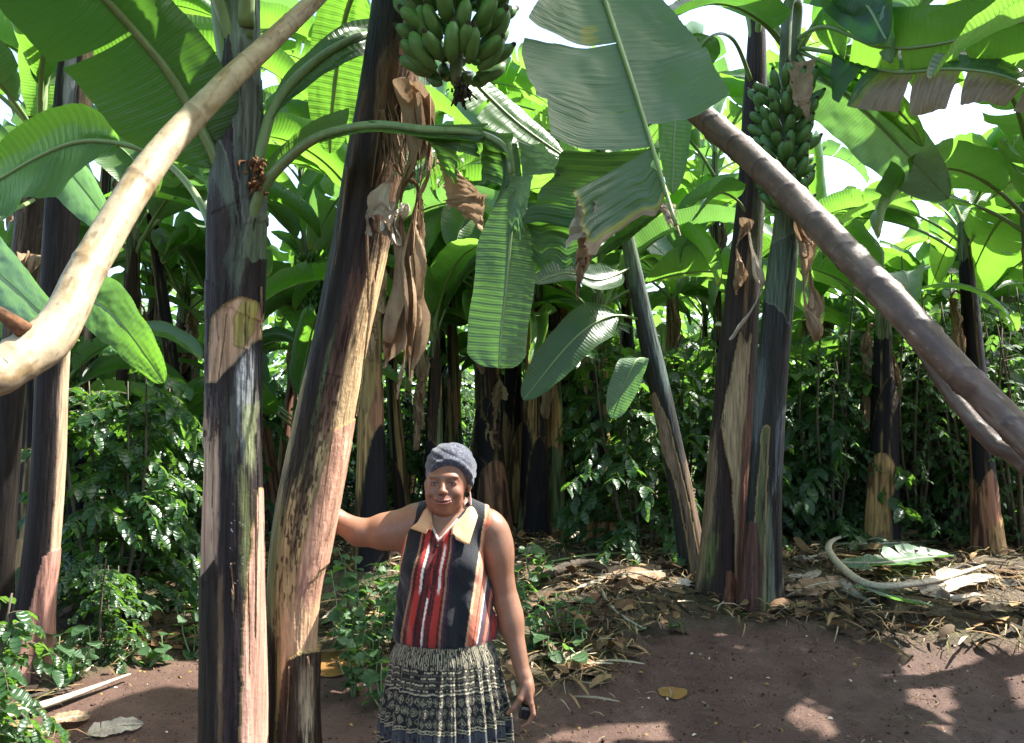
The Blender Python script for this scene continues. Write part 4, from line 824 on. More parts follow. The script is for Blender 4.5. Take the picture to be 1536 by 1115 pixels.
pole('prop_pole', [(940, 70, 3.0, 34), (1062, 182, 2.76, 40), (1130, 240, 2.58, 43), (1200, 308, 2.4, 46), (1330, 443, 2.1, 50), (1440, 560, 1.95, 50), (1536, 655, 1.86, 50)], 'bark_brown', bbark,
     'stout reddish brown pole with knuckled rings slanting down to the right edge', 'pole', None, world=np.array([np.append(a1 + dd * tz * .5, .042), np.append(a1 + dd * (tz + .03), .046)]))
a2 = P(1550, 708, 1.98)
pole('prop_pole', [(1150, 250, 2.75, 10), (1310, 410, 2.4, 16), (1370, 505, 2.25, 20), (1430, 595, 2.12, 25), (1490, 665, 2.04, 29), (1550, 708, 1.98, 32)], 'bark_brown', bbark,
     'thin brown pole running just underneath the stout ringed pole at the right', 'pole', None, nth=24, nh=300, world=np.array([np.append(a2 + np.array([.35, -.1, -.45]), .028), [1.95, 1.45, -.02, .03]]))
# ================= twin stems at the right with the tall bunch (plants C1, C2), leaning stem D, black stems at left
def on_ground(px, py):
    g = G(px, py); d = (g - [0, 0, CAMZ]) @ FW; return g, d
gc, dC = on_ground(1100, 893)
C1 = thing('banana_plant', 'peeling tan, black and red banana plant, left one of the twin stems', 'banana plant', gc, 'banana plants of the grove')
def paintC1(p):
    p.col = p.tone((.04, .032, .03), .9, .1)
    p.lay([(-.2, 150), (2, 150), (2, 420), (.0, 420)], (.08, .09, .06), 0, .9, .3, .1)
    p.lay([(-.35, 540), (-.15, 500), (.25, 520), (.45, 500), (.5, 700), (.35, 2000), (-.2, 2000), (-.05, 720), (-.6, 660), (-.75, 640)], (.42, .31, .18), .004, .5, .06, .05, 'straw')
    p.lay([(-.1, 380), (.1, 380), (.1, 520), (-.1, 520)], (.2, .13, .08), 0, .8, .3, .1)
    p.lay([(.3, 640), (.75, 560), (.9, 700), (.8, 900), (.1, 900), (.25, 760)], (.15, .07, .05), .002, .7, .12, .05)
    p.lay([(-2, 700), (-.85, 640), (-.3, 700), (.05, 780), (.1, 850), (.0, 1500), (-2, 1500)], (.035, .024, .024), .012, .9, .05, .03, 'brown')
    p.lay([(-1.1, 690), (-.9, 640), (-.72, 700), (-.8, 800), (-1, 900)], (.22, .15, .09), 0, .8, .2, .08)
    p.lay([(-.95, 800), (-.5, 790), (-.55, 860), (-.9, 870)], (.11, .12, .04), 0, .8, .3, .15)
    p.lay([(-.2, 850), (.5, 870), (.4, 1000), (-.3, 1000)], (.16, .065, .035), .004, .7, .2, .1)
s1 = stem('pseudostem', [(1137, -60, dC, 12), (1135, 60, dC, 30), (1132, 170, dC, 40), (1127, 290, dC, 44), (1115, 430, dC, 52), (1104, 560, dC, 60), (1096, 700, dC, 64), (1090, 800, dC, 70), (1088, 870, dC, 84), (1088, 905, dC, 104)], 150, 620, paintC1, C1, 'trunk', .8); s1.location = -Vector(C1.location)
gc2, dC2 = on_ground(1142, 903)
C2 = thing('banana_plant', 'slim blue black banana plant with the tall green bunch, right one of the twin stems', 'banana plant', gc2, 'banana plants of the grove')
def paintC2(p):
    p.col = p.tone((.035, .04, .055), .9, .1)
    p.lay(box(-2, 0, 2, 400), (.12, .16, .10), 0, .7, .1, .05); p.lay([(-2, 380), (2, 330), (2, 520), (.0, 470), (-2, 430)], (.085, .12, .085), .003, .7, .25, .05, 'grey')
    p.lay([(-1.5, 560), (-.7, 540), (-.6, 600), (-.8, 660), (-1.5, 680)], (.10, .11, .11), .002, .9, .2, .08)
    p.lay([(.2, 640), (.9, 600), (1, 690), (.5, 760)], (.13, .14, .15), .002, .9, .25, .08)
    p.lay([(-.6, 640), (-.2, 640), (.25, 1500), (-1, 1500), (-.7, 780)], (.12, .13, .06), .003, .9, .3, .06, 'straw')
    p.lay([(-.1, 760), (.3, 720), (.6, 1500), (.1, 1500)], (.14, .15, .10), .002, .9, .3, .06)
    p.lay([(-2, 800), (-.6, 780), (-.2, 840), (-.4, 1000), (-2, 1000)], (.11, .055, .042), .006, .9, .15, .06)
s2 = stem('pseudostem', [(1192, 60, dC2 - .1, 34), (1188, 170, dC2 - .1, 38), (1182, 320, dC2 - .1, 42), (1168, 450, dC2 - .1, 46), (1156, 600, dC2 - .1, 47), (1148, 720, dC2 - .1, 50), (1144, 830, dC2 - .1, 58), (1142, 912, dC2 - .1, 72)], 120, 560, paintC2, C2, 'trunk', .8); s2.location = -Vector(C2.location)
dc = dC2 - .1
cc_ = P(1176, 140, dc - .28)
bunch(C2, cc_, .84, 9, 11, .10, .06, 9, 1.42, stalk=[P(1192, 70, dc), P(1196, 10, dc - .05), P(1182, 10, dc - .22)])
flaps(C2, 'torn_sheath', 'dry', [[(1180, 88, dc - .5), (1222, 88, dc - .5), (1220, 145, dc - .64), (1192, 158, dc - .64)], [(1197, 145, dc - .64), (1218, 140, dc - .64), (1217, 176, dc - .66), (1208, 176, dc - .66)]], bulge=.03)
k5 = dc
hleaf(C2, [(1192, 80, k5), (1225, 112, k5 - .3), (1280, 150, k5 - .5), (1350, 220, k5 - .6), (1423, 298, k5 - .6)], .18, .25, (.62, -.35, .6), 'leaf_pale', {1: [(0, 1, .8, .2, 0)], -1: [(0, 1, 1.05, .1, .2)]}, .3, -.7, .028, .006, 31, amp=.012)
hleaf(C2, [(1194, 75, k5), (1250, 100, k5 - .4), (1310, 135, k5 - .7), (1360, 180, k5 - .8), (1385, 220, k5 - .8)], .2, .15, (.5, -.5, .6), 'leaf', {1: [(0, .4, 1, .9, -1.6), (.42, .65, 1, .5, -2.4), (.68, 1, .9, .3, -1)], -1: [(0, 1, .8, .5, -1)]}, .5, -1.2, .024, .006, 32)
dstrip = {1: [(0, .2, 1, 0, 0), (.22, .4, 1, .2, -.2), (.41, .56, 1.05, -.1, 0), (.58, .76, 1, .2, -.2), (.77, 1, 1, 0, 0)], -1: [(0, 1, .75, .2, -.2)]}
hleaf(C2, [(1194, 60, k5), (1240, 40, k5 - .5), (1320, 70, k5 - .9), (1410, 66, k5 - 1.2), (1560, 30, k5 - 1.5), (1700, 60, k5 - 1.7)], .14, .33, (.1, .75, -.6), 'leaf', dstrip, .1, -.5, .026, .008, 33, amp=.012)
hleaf(C2, [(1194, 70, k5), (1260, 82, k5 - .5), (1340, 108, k5 - .9), (1430, 104, k5 - 1.2), (1520, 120, k5 - 1.4), (1640, 190, k5 - 1.6)], .22, .30, (.0, -.55, -.8), 'leaf_dark', dstrip, .1, -.5, .028, .008, 34, amp=.014, dry=lambda t, v, sg: np.where(sg > 0, sstep(.18, .34, t) * (.45 + .5 * v), 0))
hleaf(C2, [(1190, 75, k5), (1160, 30, k5 - .1), (1152, -60, k5 - .2), (1150, -180, k5 - .5), (1150, -260, k5 - 1)], .5, .3, (1, 0, 0), 'leaf_dark', None, .3, -.8, .03, .008, 35)
hleaf(C2, [(1188, 85, k5), (1140, 30, k5 - .4), (1075, 5, k5 - .8), (990, 30, k5 - 1.2)], .22, .30, (.1, -.8, -.3), 'leaf_dark', None, .2, -.8, .028, .008, 36)
hleaf(C2, [(1194, 85, k5), (1235, 20, k5 - .4), (1290, 0, k5 - .8), (1330, 60, k5 - 1.1)], .22, .28, (.3, -.8, -.2), 'leaf_dark', dstrip, .3, -1., .028, .008, 37)
hleaf(C1, [(1135, 60, dC), (1150, -20, dC - .3), (1210, -60, dC - .7), (1290, -30, dC - 1.1), (1330, 30, dC - 1.3)], .2, .3, (.3, -.9, 0), 'leaf_dark', None, .3, -.9, .028, .008, 38)
hleaf(C1, [(1130, 130, dC), (1100, 60, dC - .4), (1060, 60, dC - .9), (1018, 140, dC - 1.2), (1008, 292, dC - 1.3)], .42, .14, (1, .2, 0), 'leaf', None, .1, -.3, .02, .005, 39)
hleaf(C1, [(1130, 110, dC), (1120, 20, dC), (1080, -60, dC + .2), (1000, -80, dC + .4), (900, -20, dC + .6)], .3, .3, (0, 1, 0), 'leaf', None, .3, -.9, .026, .008, 40)
hleaf(C1, [(1125, 330, dC), (1105, 300, dC - .2), (1075, 290, dC - .5), (1040, 330, dC - .7)], .3, .15, (0, -1, .1), 'leaf_dark', None, .3, -.9, .015, .005, 41)
crumple(C1, 'dead_leaf', 'dry_pale', [(1122, 330, dC - .2), (1132, 400, dC - .25), (1138, 440, dC - .25), (1110, 490, dC - .25), (1092, 512, dC - .24)], .05, 61, tears=3)
crumple(C2, 'dead_leaf', 'dry', [(1192, 320, dc - .1), (1202, 400, dc - .15), (1206, 460, dc - .15), (1220, 515, dc - .15)], .11, 62)
crumple(C2, 'dead_leaf', 'dry', [(1196, 330, dc - .1), (1215, 400, dc - .05), (1212, 490, dc - .1)], .10, 63)
crumple(C1, 'dead_leaf', 'dry', [(1110, 330, dC - .1), (1104, 400, dC - .2), (1100, 440, dC - .2)], .08, 64)
# leaning stem D
gd, dD = on_ground(1043, 862)
D = thing('banana_plant', 'banana plant whose slender grey green stem leans left, beside the twin stems', 'banana plant', gd, 'banana plants of the grove')
def paintD(p):
    p.col = p.tone((.035, .04, .045), .9, .1)
    p.lay(box(-2, 0, 2, 430), (.10, .14, .08), 0, .7, .1, .05); p.lay([(-.2, 420), (2, 400), (2, 560), (.2, 600)], (.09, .12, .11), .002, .8, .3, .08)
    p.lay([(-2, 600), (-.6, 590), (.0, 640), (.3, 760), (.3, 1500), (-.2, 1500), (-.4, 760), (-.7, 700)], (.21, .15, .10), .004, .6, .15, .06, 'straw')
    p.lay([(.4, 700), (2, 680), (2, 1500), (.6, 1500)], (.17, .12, .08), .002, .7, .2, .06)
sd_ = stem('pseudostem', [(936, 330, dD, 20), (950, 400, dD, 25), (966, 480, dD, 29), (984, 560, dD, 32), (1004, 650, dD, 33), (1022, 740, dD, 36), (1036, 820, dD, 42), (1045, 872, dD, 60)], 90, 420, paintD, D, 'trunk'); sd_.location = -Vector(D.location)
top = P(940, 345, dD)
R = np.random.default_rng(12)
for k, az in enumerate([.2, 1.1, 2.0, 2.9, 3.7, 4.5, 5.4]):
    obj('leaf', LEAFLIB[R.integers(len(LEAFLIB))], D, Vector(top - gd) + Vector((0, 0, -.03 * k)), (R.normal(0, .1), -R.uniform(-.1, .3), az), R.uniform(.6, .8))
hleaf(D, [(950, 400, dD), (900, 420, dD - .3), (850, 410, dD - .5), (800, 425, dD - .7)], .15, .15, (.1, -.5, -.7), 'leaf_dark', None, .2, -.9, .015, .005, 44)
hleaf(D, [(965, 480, dD), (915, 475, dD - .2), (860, 510, dD - .4), (785, 600, dD - .5)], .2, .19, (.55, -.25, -.75), 'leaf_dark', None, .3, -.9, .018, .005, 45)
hleaf(D, [(978, 540, dD), (955, 540, dD - .2), (940, 570, dD - .25), (918, 628, dD - .25)], .2, .13, (1, -.3, 0), 'leaf_pale', None, .1, -.4, .014, .004, 46)
# black stems at the left edge
gl, dL = on_ground(40, 1015)
L1 = thing('banana_plant', 'black banana plant with pink flared foot, standing behind the pole crook at left', 'banana plant', gl, 'banana plants of the grove')
def paintL(p):
    p.col = p.tone((.022, .02, .026), .9, .0)
    p.lay([(-.2, 40), (.4, 60), (.9, 260), (.1, 240)], (.22, .24, .27), .002, 1., .3, .1); p.lay(box(.75, 60, 2, 260), (.22, .15, .09), .003, .8, .1, .05)
    p.lay([(.88, 500), (2, 480), (2, 860), (.82, 850)], (.42, .30, .20), .003, .5, 0, .04)
    p.lay([(.55, 830), (2, 800), (2, 1200), (-.95, 1300), (-.6, 1000), (.2, 930)], (.38, .20, .155), .004, .35, .04, .04)
    p.lay([(.55, 880), (.75, 870), (1.0, 1200), (.7, 1200)], (.08, .04, .04), .0, .5, .1, .06)
    p.lay([(-2, 760), (-.9, 760), (-.3, 960), (-.75, 1010), (-2, 1300)], (.014, .012, .013), .003, .5, 0, .05)
sl1 = stem('pseudostem', [(118, 20, dL, 38), (112, 120, dL, 52), (100, 250, dL, 52), (88, 400, dL, 48), (78, 560, dL, 46), (72, 700, dL, 48), (62, 830, dL, 52), (48, 940, dL, 66), (36, 1020, dL, 108)], 130, 620, paintL, L1, 'trunk'); sl1.location = -Vector(L1.location)
g2 = P(8, 900, dL + .35); g2[2] = gz(g2[0], g2[1])
L2 = thing('banana_plant', 'dark brown banana plant at the extreme left edge, left of the pink footed stem', 'banana plant', g2, 'banana plants of the grove')
def paintL2(p):
    p.col = p.tone((.04, .034, .03), .9, .2); p.lay([(-.6, 200), (.3, 200), (.4, 520), (-.4, 560)], (.12, .085, .06), .003, 1., .35, .08); p.lay(box(-2, 560, 2, 1200), (.02, .018, .018), .002, .8)
s_l2 = stem('pseudostem', [(62, 180, dL + .35, 38), (45, 330, dL + .35, 40), (24, 500, dL + .35, 38), (8, 700, dL + .35, 40), (-4, 900, dL + .35, 50), (2, 1000, dL + .35, 90)], 80, 400, paintL2, L2, 'trunk'); s_l2.location = -Vector(L2.location)
for (o_, tp, azs, s0) in ((L1, P(118, 20, dL), [.3, 1.3, 2.2, 3.2, 4.0, 4.8, 5.6], 1.), (L2, P(62, 180, dL + .35), [.1, .9, 2.6, 3.3, 4.3, 5.2], .9)):
    for k, az in enumerate(azs):
        obj('leaf', ALL[R.integers(len(ALL))], o_, Vector(tp) - o_.location + Vector((0, 0, -.04 * k)), (R.normal(0, .1), -R.uniform(-.1, .3), az), R.uniform(.85, 1.05) * s0)
hleaf(L1, [(86, 420, dL), (110, 430, dL - .3), (165, 468, dL - .6), (205, 515, dL - .7), (246, 575, dL - .7)], .25, .15, (.7, -.3, .6), 'leaf', None, .15, -.4, .015, .004, 48, wave=.12)
hleaf(L2, [(50, 300, dL + .3), (0, 330, dL - .4), (-30, 372, dL - 1.2), (40, 450, dL - 1.6), (118, 512, dL - 1.7)], .35, .13, (.65, -.3, .7), 'leaf_pale', None, .2, -.5, .016, .005, 49)
hleaf(L2, [(62, 200, dL + .3), (90, 240, dL - .2), (130, 290, dL - .6), (175, 350, dL - .8)], .2, .17, (.6, -.6, .5), 'leaf_pale', None, .3, -.8, .016, .005, 50)
crumple(L2, 'dead_leaf', 'dry', [(40, 380, dL + .1), (34, 440, dL), (25, 520, dL)], .12, 71)
# ------------------------------------------------------------------ the woman (one continuous body from a signed distance field)
class SDF:
    def __init__(s, xs, ys, zs):
        s.xs, s.ys, s.zs = [np.asarray(a, np.float32) for a in (xs, ys, zs)]; s.F = np.full((len(xs), len(ys), len(zs)), .08, np.float32)
    def box(s, lo, hi):
        r = []
        for a, l, h in zip((s.xs, s.ys, s.zs), lo, hi): r.append(slice(max(0, np.searchsorted(a, l) - 1), min(len(a), np.searchsorted(a, h) + 1)))
        return tuple(r)
    def g(s, b): return s.xs[b[0]][:, None, None], s.ys[b[1]][None, :, None], s.zs[b[2]][None, None, :]
    def put(s, fn, lo, hi, k=.02, sub=False, m=.05):
        b = s.box(np.array(lo) - m, np.array(hi) + m); x, y, z = s.g(b)
        if 0 in s.F[b].shape: return
        d = fn(x, y, z).astype(np.float32); f = s.F[b]
        if sub:
            d = -d; h = np.clip(.5 - .5 * (d - f) / -k, 0, 1) if False else np.clip(.5 + .5 * (d - f) / k, 0, 1); s.F[b] = f + (d - f) * h + k * h * (1 - h)
        else:
            h = np.clip(.5 + .5 * (f - d) / k, 0, 1); s.F[b] = f + (d - f) * h - k * h * (1 - h)
    def cone(s, a, b, ra, rb, k=.02, fl=None, **kw):
        a, b = np.array(a, float), np.array(b, float); ba = b - a; L2 = ba @ ba; r = max(ra, rb)
        def fn(x, y, z):
            px, py, pz = x - a[0], y - a[1], z - a[2]; t = np.clip((px * ba[0] + py * ba[1] + pz * ba[2]) / L2, 0, 1)
            return np.sqrt((px - ba[0] * t) ** 2 + (py - ba[1] * t) ** 2 + (pz - ba[2] * t) ** 2) - (ra + (rb - ra) * t)
        s.put(fn, np.minimum(a, b) - r, np.maximum(a, b) + r, k, **kw)
    def ell(s, c, r, k=.02, rot=None, **kw):
        c, r = np.array(c, float), np.array(r, float); R_ = np.eye(3) if rot is None else np.array(Matrix.Rotation(rot[1], 3, rot[0]).inverted())
        def fn(x, y, z):
            p = [x - c[0], y - c[1], z - c[2]]; q = [R_[i][0] * p[0] + R_[i][1] * p[1] + R_[i][2] * p[2] for i in range(3)]
            k0 = np.sqrt(sum((q[i] / r[i]) ** 2 for i in range(3))) + 1e-9; k1 = np.sqrt(sum((q[i] / r[i] ** 2) ** 2 for i in range(3))) + 1e-9
            return k0 * (k0 - 1) / k1
        s.put(fn, c - r.max(), c + r.max(), k, **kw)
    def net(s):
        F_ = s.F; I = F_ < 0
        c = np.zeros(np.array(I.shape) - 1, np.uint8)
        for i in (0, 1):
            for j in (0, 1):
                for k in (0, 1): c += I[i:I.shape[0] - 1 + i, j:I.shape[1] - 1 + j, k:I.shape[2] - 1 + k]
        act = np.argwhere((c > 0) & (c < 8)); idx = np.full(c.shape, -1, np.int32); idx[tuple(act.T)] = np.arange(len(act))
        val = lambda o: F_[act[:, 0] + o[0], act[:, 1] + o[1], act[:, 2] + o[2]]
        pos = lambda o: np.stack([s.xs[act[:, 0] + o[0]], s.ys[act[:, 1] + o[1]], s.zs[act[:, 2] + o[2]]], 1)
        acc = np.zeros((len(act), 3)); n = np.zeros(len(act)); cr = [(i, j, k) for i in (0, 1) for j in (0, 1) for k in (0, 1)]
        for p in cr:
            for a in range(3):
                if p[a]: continue
                q = list(p); q[a] = 1; v0, v1 = val(p), val(q); m = (v0 < 0) != (v1 < 0); t = np.where(m, v0 / (v0 - v1 + 1e-12), 0)[:, None]
                acc += np.where(m[:, None], pos(p) * (1 - t) + pos(q) * t, 0); n += m
        V = acc / n[:, None]; Q = []
        for a in range(3):
            b, d = [(1, 2), (2, 0), (0, 1)][a]
            s0 = [slice(1, -1)] * 3; s0[a] = slice(0, -1); s1 = list(s0); s1[a] = slice(1, None); A_, B_ = I[tuple(s0)], I[tuple(s1)]
            for sgn, msk in ((1, A_ & ~B_), (-1, ~A_ & B_)):
                e = np.argwhere(msk); e = e + np.array([0 if q == a else 1 for q in range(3)])
                def cell(ob, od): o = e.copy(); o[:, b] -= ob; o[:, d] -= od; return idx[tuple(o.T)]
                q = np.stack([cell(1, 1), cell(0, 1), cell(0, 0), cell(1, 0)], 1); Q.append(q if sgn > 0 else q[:, ::-1])
        Q = np.vstack(Q); return V, Q[(Q >= 0).all(1)]
def steps(*segs):
    r = [segs[0][0]]
    for a, b, h in segs: r += list(np.linspace(a, b, max(2, int(round((b - a) / h)) + 1))[1:])
    return np.array(r)
PX, PY = -.256, 3.13; PZ = float(gz(PX, PY))
W_ = thing('person', 'woman in striped sleeveless blouse and grey headscarf, one hand on the leaning stem', 'person', (PX, PY, PZ))
zo = -PZ      # measured heights are above z=0
Bd = SDF(steps((-.66, -.40, .0035), (-.40, -.10, .0045), (-.10, .11, .0027), (.11, .22, .0045), (.22, .37, .0032)), steps((-.19, -.03, .003), (-.03, .22, .0042)), steps((-.01, .10, .006), (.10, .50, .012), (.50, .74, .0032), (.74, 1.31, .0055), (1.31, 1.63, .0026)))
e, c = Bd.ell, Bd.cone
e((0, .02, .86), (.150, .100, .12)); e((-.01, .025, 1.03), (.135, .095, .17), .04); e((-.015, .02, 1.20), (.150, .105, .16), .05)
e((-.085, -.055, 1.16), (.058, .05, .062), .03); e((.055, -.055, 1.16), (.058, .05, .062), .03)
c((-.11, .03, 1.315), (.165, .03, 1.292), .055, .058, .04); c((.012, .035, 1.27), (.010, .028, 1.42), .058, .049, .04)
c((.0, .045, 1.385), (-.11, .04, 1.325), .034, .042, .04); c((.02, .045, 1.385), (.15, .04, 1.315), .034, .042, .04)
for sx in (-1, 1):
    hx = .085 * sx; c((hx, .02, .85), (hx * .95, .0, .47), .088, .058, .03); c((hx * .95, .0, .47), (hx * .9, .03, .08), .055, .036, .03)
    c((hx * .9, .03, .045), (hx * 1.1, -.12, .028), .034, .028, .02)
# arm hanging at the right of the picture
c((.180, .025, 1.275), (.235, .03, 1.0), .060, .045, .03); e((.205, .025, 1.20), (.057, .056, .10), .03); c((.235, .03, 1.0), (.300, -.02, .735), .048, .0275, .02); e((.255, .02, .93), (.047, .046, .08), .02)
e((.317, -.035, .685), (.020, .036, .052), .014, ('Y', .12)); c((.303, -.022, .74), (.317, -.034, .69), .0265, .022, .015)
for i, (yk, ln) in enumerate([(-.066, .92), (-.045, 1.0), (-.024, .95), (-.005, .8)]):
    k0 = np.array([.326, yk, .652]); k1 = k0 + np.array([.009, -.004, -.040]) * ln; k2 = k1 + np.array([-.020, -.002, -.034]) * ln; k3 = k2 + np.array([-.026, .0, -.013]) * ln
    c(k0 + [-.004, .006, .03], k0, .0105, .0105, .006); c(k0, k1, .0104, .0093, .004); c(k1, k2, .0093, .0084, .004); c(k2, k3, .0083, .0070, .004)
c((.308, -.045, .712), (.286, -.066, .668), .0165, .0135, .012); c((.286, -.066, .668), (.262, -.070, .638), .0128, .0108, .005); c((.262, -.070, .638), (.240, -.068, .618), .0105, .0078, .004)
# raised arm at the left of the picture
c((-.125, .03, 1.300), (-.235, .035, 1.275), .070, .068, .035); c((-.19, .035, 1.268), (-.338, .035, 1.268), .070, .050, .03); c((-.338, .035, 1.268), (-.452, .045, 1.325), .049, .041, .025)
c((-.44, .045, 1.318), (-.515, .03, 1.40), .041, .029, .02)
axT = lambda z: -.503 + (z - 1.38) * .19           # axis of the leaning stem in body space
def st_(z, ph, r): return np.array([axT(z) - r * math.sin(ph), -.150 + r * math.cos(ph), z])
c((-.515, .03, 1.40), st_(1.43, .12, .142), .028, .024, .015)
c(st_(1.43, .0, .140), st_(1.485, .02, .131), .020, .017, .012); c(st_(1.43, .26, .136), st_(1.48, .36, .131), .020, .016, .012); c(st_(1.45, .12, .135), st_(1.48, .2, .131), .020, .017, .012)
for i, (ph, ln) in enumerate([(-.09, .9), (.08, 1.0), (.25, .95), (.42, .78)]):
    q = [st_(1.48 + .030 * j * ln, ph + (ph - .15) * .25 * j, .131 - (.003 * j)) for j in range(4)]
    c(q[0], q[1], .0102, .0093, .005); c(q[1], q[2], .0093, .0084, .004); c(q[2], q[3], .0083, .007, .004)
c(st_(1.425, -.1, .138), st_(1.455, -.30, .128), .015, .012, .01); c(st_(1.455, -.30, .128), st_(1.485, -.42, .127), .0115, .008, .004)
# head
HX = .006; fx = -.004                               # face centre slightly towards the picture's left
EZ, NZ, MZ = 1.4665, 1.436, 1.3985; EX = .033
e((HX + .004, .025, 1.505), (.078, .094, .100), .02); e((fx + .002, -.015, 1.450), (.073, .072, .090), .03); e((fx, -.036, 1.388), (.047, .045, .036), .03); e((fx - .001, -.056, 1.366), (.026, .022, .017), .02)
e((fx, -.008, 1.368), (.050, .045, .020), .02)
for sx in (-1, 1):
    e((fx + .042 * sx, -.060, 1.428), (.028, .024, .026), .018); e((fx + .044 * sx, -.036, 1.398), (.024, .028, .030), .02)
    e((fx + (EX + .001) * sx, -.090, EZ + .0005), (.0185, .014, .0100), .012, sub=True); e((fx + EX * sx, -.0725, EZ), (.0185, .0135, .0115), .005)
    e((fx + (EX - .002) * sx, -.078, EZ + .024), (.024, .008, .006), .022)
    e((fx + .0130 * sx, -.0985, NZ - .003), (.0095, .0100, .0080), .006)
    e((HX + .0815 * sx, .018, 1.450), (.010, .017, .028), .006)
    e((fx + EX * sx, -.0865, EZ - .001), (.0140, .008, .0036), .0012, sub=True)
c((fx, -.082, EZ + .006), (fx, -.099, NZ + .006), .0080, .0115, .010); e((fx, -.1055, NZ), (.0125, .0105, .0100), .007)
e((fx, -.083, MZ), (.034, .014, .022), .015)
for k in range(-4, 5): e((fx + .0068 * k, -.0945 + .00055 * k * k, MZ + .0048 - .00002 * k * k), (.009, .0075, .0050 - .00012 * k * k), .004); e((fx + .0058 * k, -.0945 + .0006 * k * k, MZ - .0068 + .0003 * k * k), (.009, .008, .0064 - .0002 * k * k), .004)
for k in range(-4, 5): e((fx + .0075 * k, -.1015 + .0006 * k * k, MZ - .0005 + .00035 * k * k), (.0055, .006, .0014), .0015, sub=True)
for sx in (-1, 1):
    e((fx + .043 * sx, -.080, MZ + .010), (.004, .008, .012), .008, ('Y', .5 * sx), sub=True); c((fx + .022 * sx, -.100, NZ - .002), (fx + .040 * sx, -.088, MZ + .010), .0016, .0014, .006, sub=True)
e((fx + .001, -.097, MZ - .0175), (.022, .006, .004), .006, sub=True)
bV, bQ = Bd.net()
def skin_col(V):
    x, y, z = V.T; col = np.ones((len(V), 3)) * lin(124, 88, 68)
    n = fbm(x * 14, y * 14, z * 14, 4, 4); col *= (1 + .22 * n + .10 * vn(x * 160, y * 160, z * 160, 8))[:, None]
    hd_ = sstep(1.34, 1.40, z) * (np.abs(x) < .12); col = mixc(col, np.array(lin(124, 82, 64)), hd_ * .6)
    dx = x - fx; ln = MZ - .0005 + 6.2 * dx ** 2
    lips = np.exp(-((dx / .030) ** 6 + ((z - ln + .001) / .0115) ** 4)) * (y < -.08); col = mixc(col, lin(128, 72, 64), lips * .85)
    col = mixc(col, (.02, .008, .008), np.exp(-((dx / .029) ** 6 + ((z - ln) / .0019) ** 2)) * (y < -.075) * .9)
    for sx in (-1, 1):
        ex = fx + EX * sx; col = mixc(col, (.022, .011, .009), np.exp(-(((x - ex) / .0165) ** 4 + ((z - EZ - .0032 + 9 * (x - ex) ** 2) / .0024) ** 2)) * (y < -.06) * .95)
        col = mixc(col, lin(96, 60, 48), np.exp(-(((x - ex) / .022) ** 4 + ((z - EZ - .009) / .006) ** 2)) * (y < -.05) * .35)
        col = mixc(col, (.025, .016, .013), np.exp(-(((x - ex) / .019) ** 4 + ((z - EZ - .0235 + 12 * (x - ex - .000 * sx) ** 2 + .10 * (x - ex) * sx) / .0020) ** 2)) * (y < -.05) * .5)
        col = mixc(col, (.02, .01, .01), np.exp(-(((x - fx - .0078 * sx) / .0040) ** 2 + ((z - NZ + .0085) / .0024) ** 2)) * (y < -.09) * .8)
    tip = np.exp(-((z - .60) / .03) ** 2) * (x > .2) * 0; return mixc(col, lin(190, 130, 110), tip)
def skin_mat():
    m, nt, out = mat('brown skin'); a = nd(nt, 'ShaderNodeAttribute', attribute_name='Col').outputs['Color']; tc = nd(nt, 'ShaderNodeTexCoord').outputs['Object']
    n = noise(nt, tc, 220, 4, .6); bs = nd(nt, 'ShaderNodeBsdfPrincipled'); L(nt, a, bs.inputs['Base Color']); bs.inputs['Roughness'].default_value = .45; bs.inputs['Specular IOR Level'].default_value = .45
    bs.inputs['Subsurface Weight'].default_value = .06; bs.inputs['Subsurface Radius'].default_value = (.9, .35, .2); bs.inputs['Subsurface Scale'].default_value = .008
    L(nt, bump(nt, n, .12, .0015), bs.inputs['Normal']); L(nt, bs.outputs[0], out.inputs[0]); return m
def cloth_mat(name, rough=.85, weave=700, bs_=.45, spec=.25, sheen=.2):
    m, nt, out = mat(name); a = nd(nt, 'ShaderNodeAttribute', attribute_name='Col').outputs['Color']; tc = nd(nt, 'ShaderNodeTexCoord').outputs['Object']
    n = noise(nt, tc, weave, 3, .6); n2 = noise(nt, mapping(nt, tc, (16, 16, 9)), 1, 5, .65); col = mixn(nt, 1., a, ramp(nt, n, [(.3, (.78, .78, .78)), (.7, (1.15, 1.15, 1.15))]), 'MULTIPLY')
    bs = nd(nt, 'ShaderNodeBsdfPrincipled'); L(nt, col, bs.inputs['Base Color']); bs.inputs['Roughness'].default_value = rough; bs.inputs['Specular IOR Level'].default_value = spec; bs.inputs['Sheen Weight'].default_value = sheen
    L(nt, bump(nt, mathn(nt, 'ADD', mathn(nt, 'MULTIPLY', n, .25), mathn(nt, 'MULTIPLY', n2, 6.)), bs_, .003), bs.inputs['Normal']); L(nt, bs.outputs[0], out.inputs[0]); return m
M['skin'] = skin_mat(); M['cloth'] = cloth_mat('printed cotton'); M['scarf'] = cloth_mat('knitted headscarf', .9, 420, .35)
M['eye'] = plain('eye', (.9, .9, .9), (1, 1, 1), (20, 20, 20), .12, .5, 0, vc=True); M['pink_bead'] = plain('pale pink bead', (.55, .30, .28), (.62, .38, .35), (9, 9, 9), .35, .5, 0)
zoff = np.array([0, 0, zo])
obj('body', mesh('body', bV + zoff, bQ, mats=[M['skin']], col=skin_col(bV)), W_)
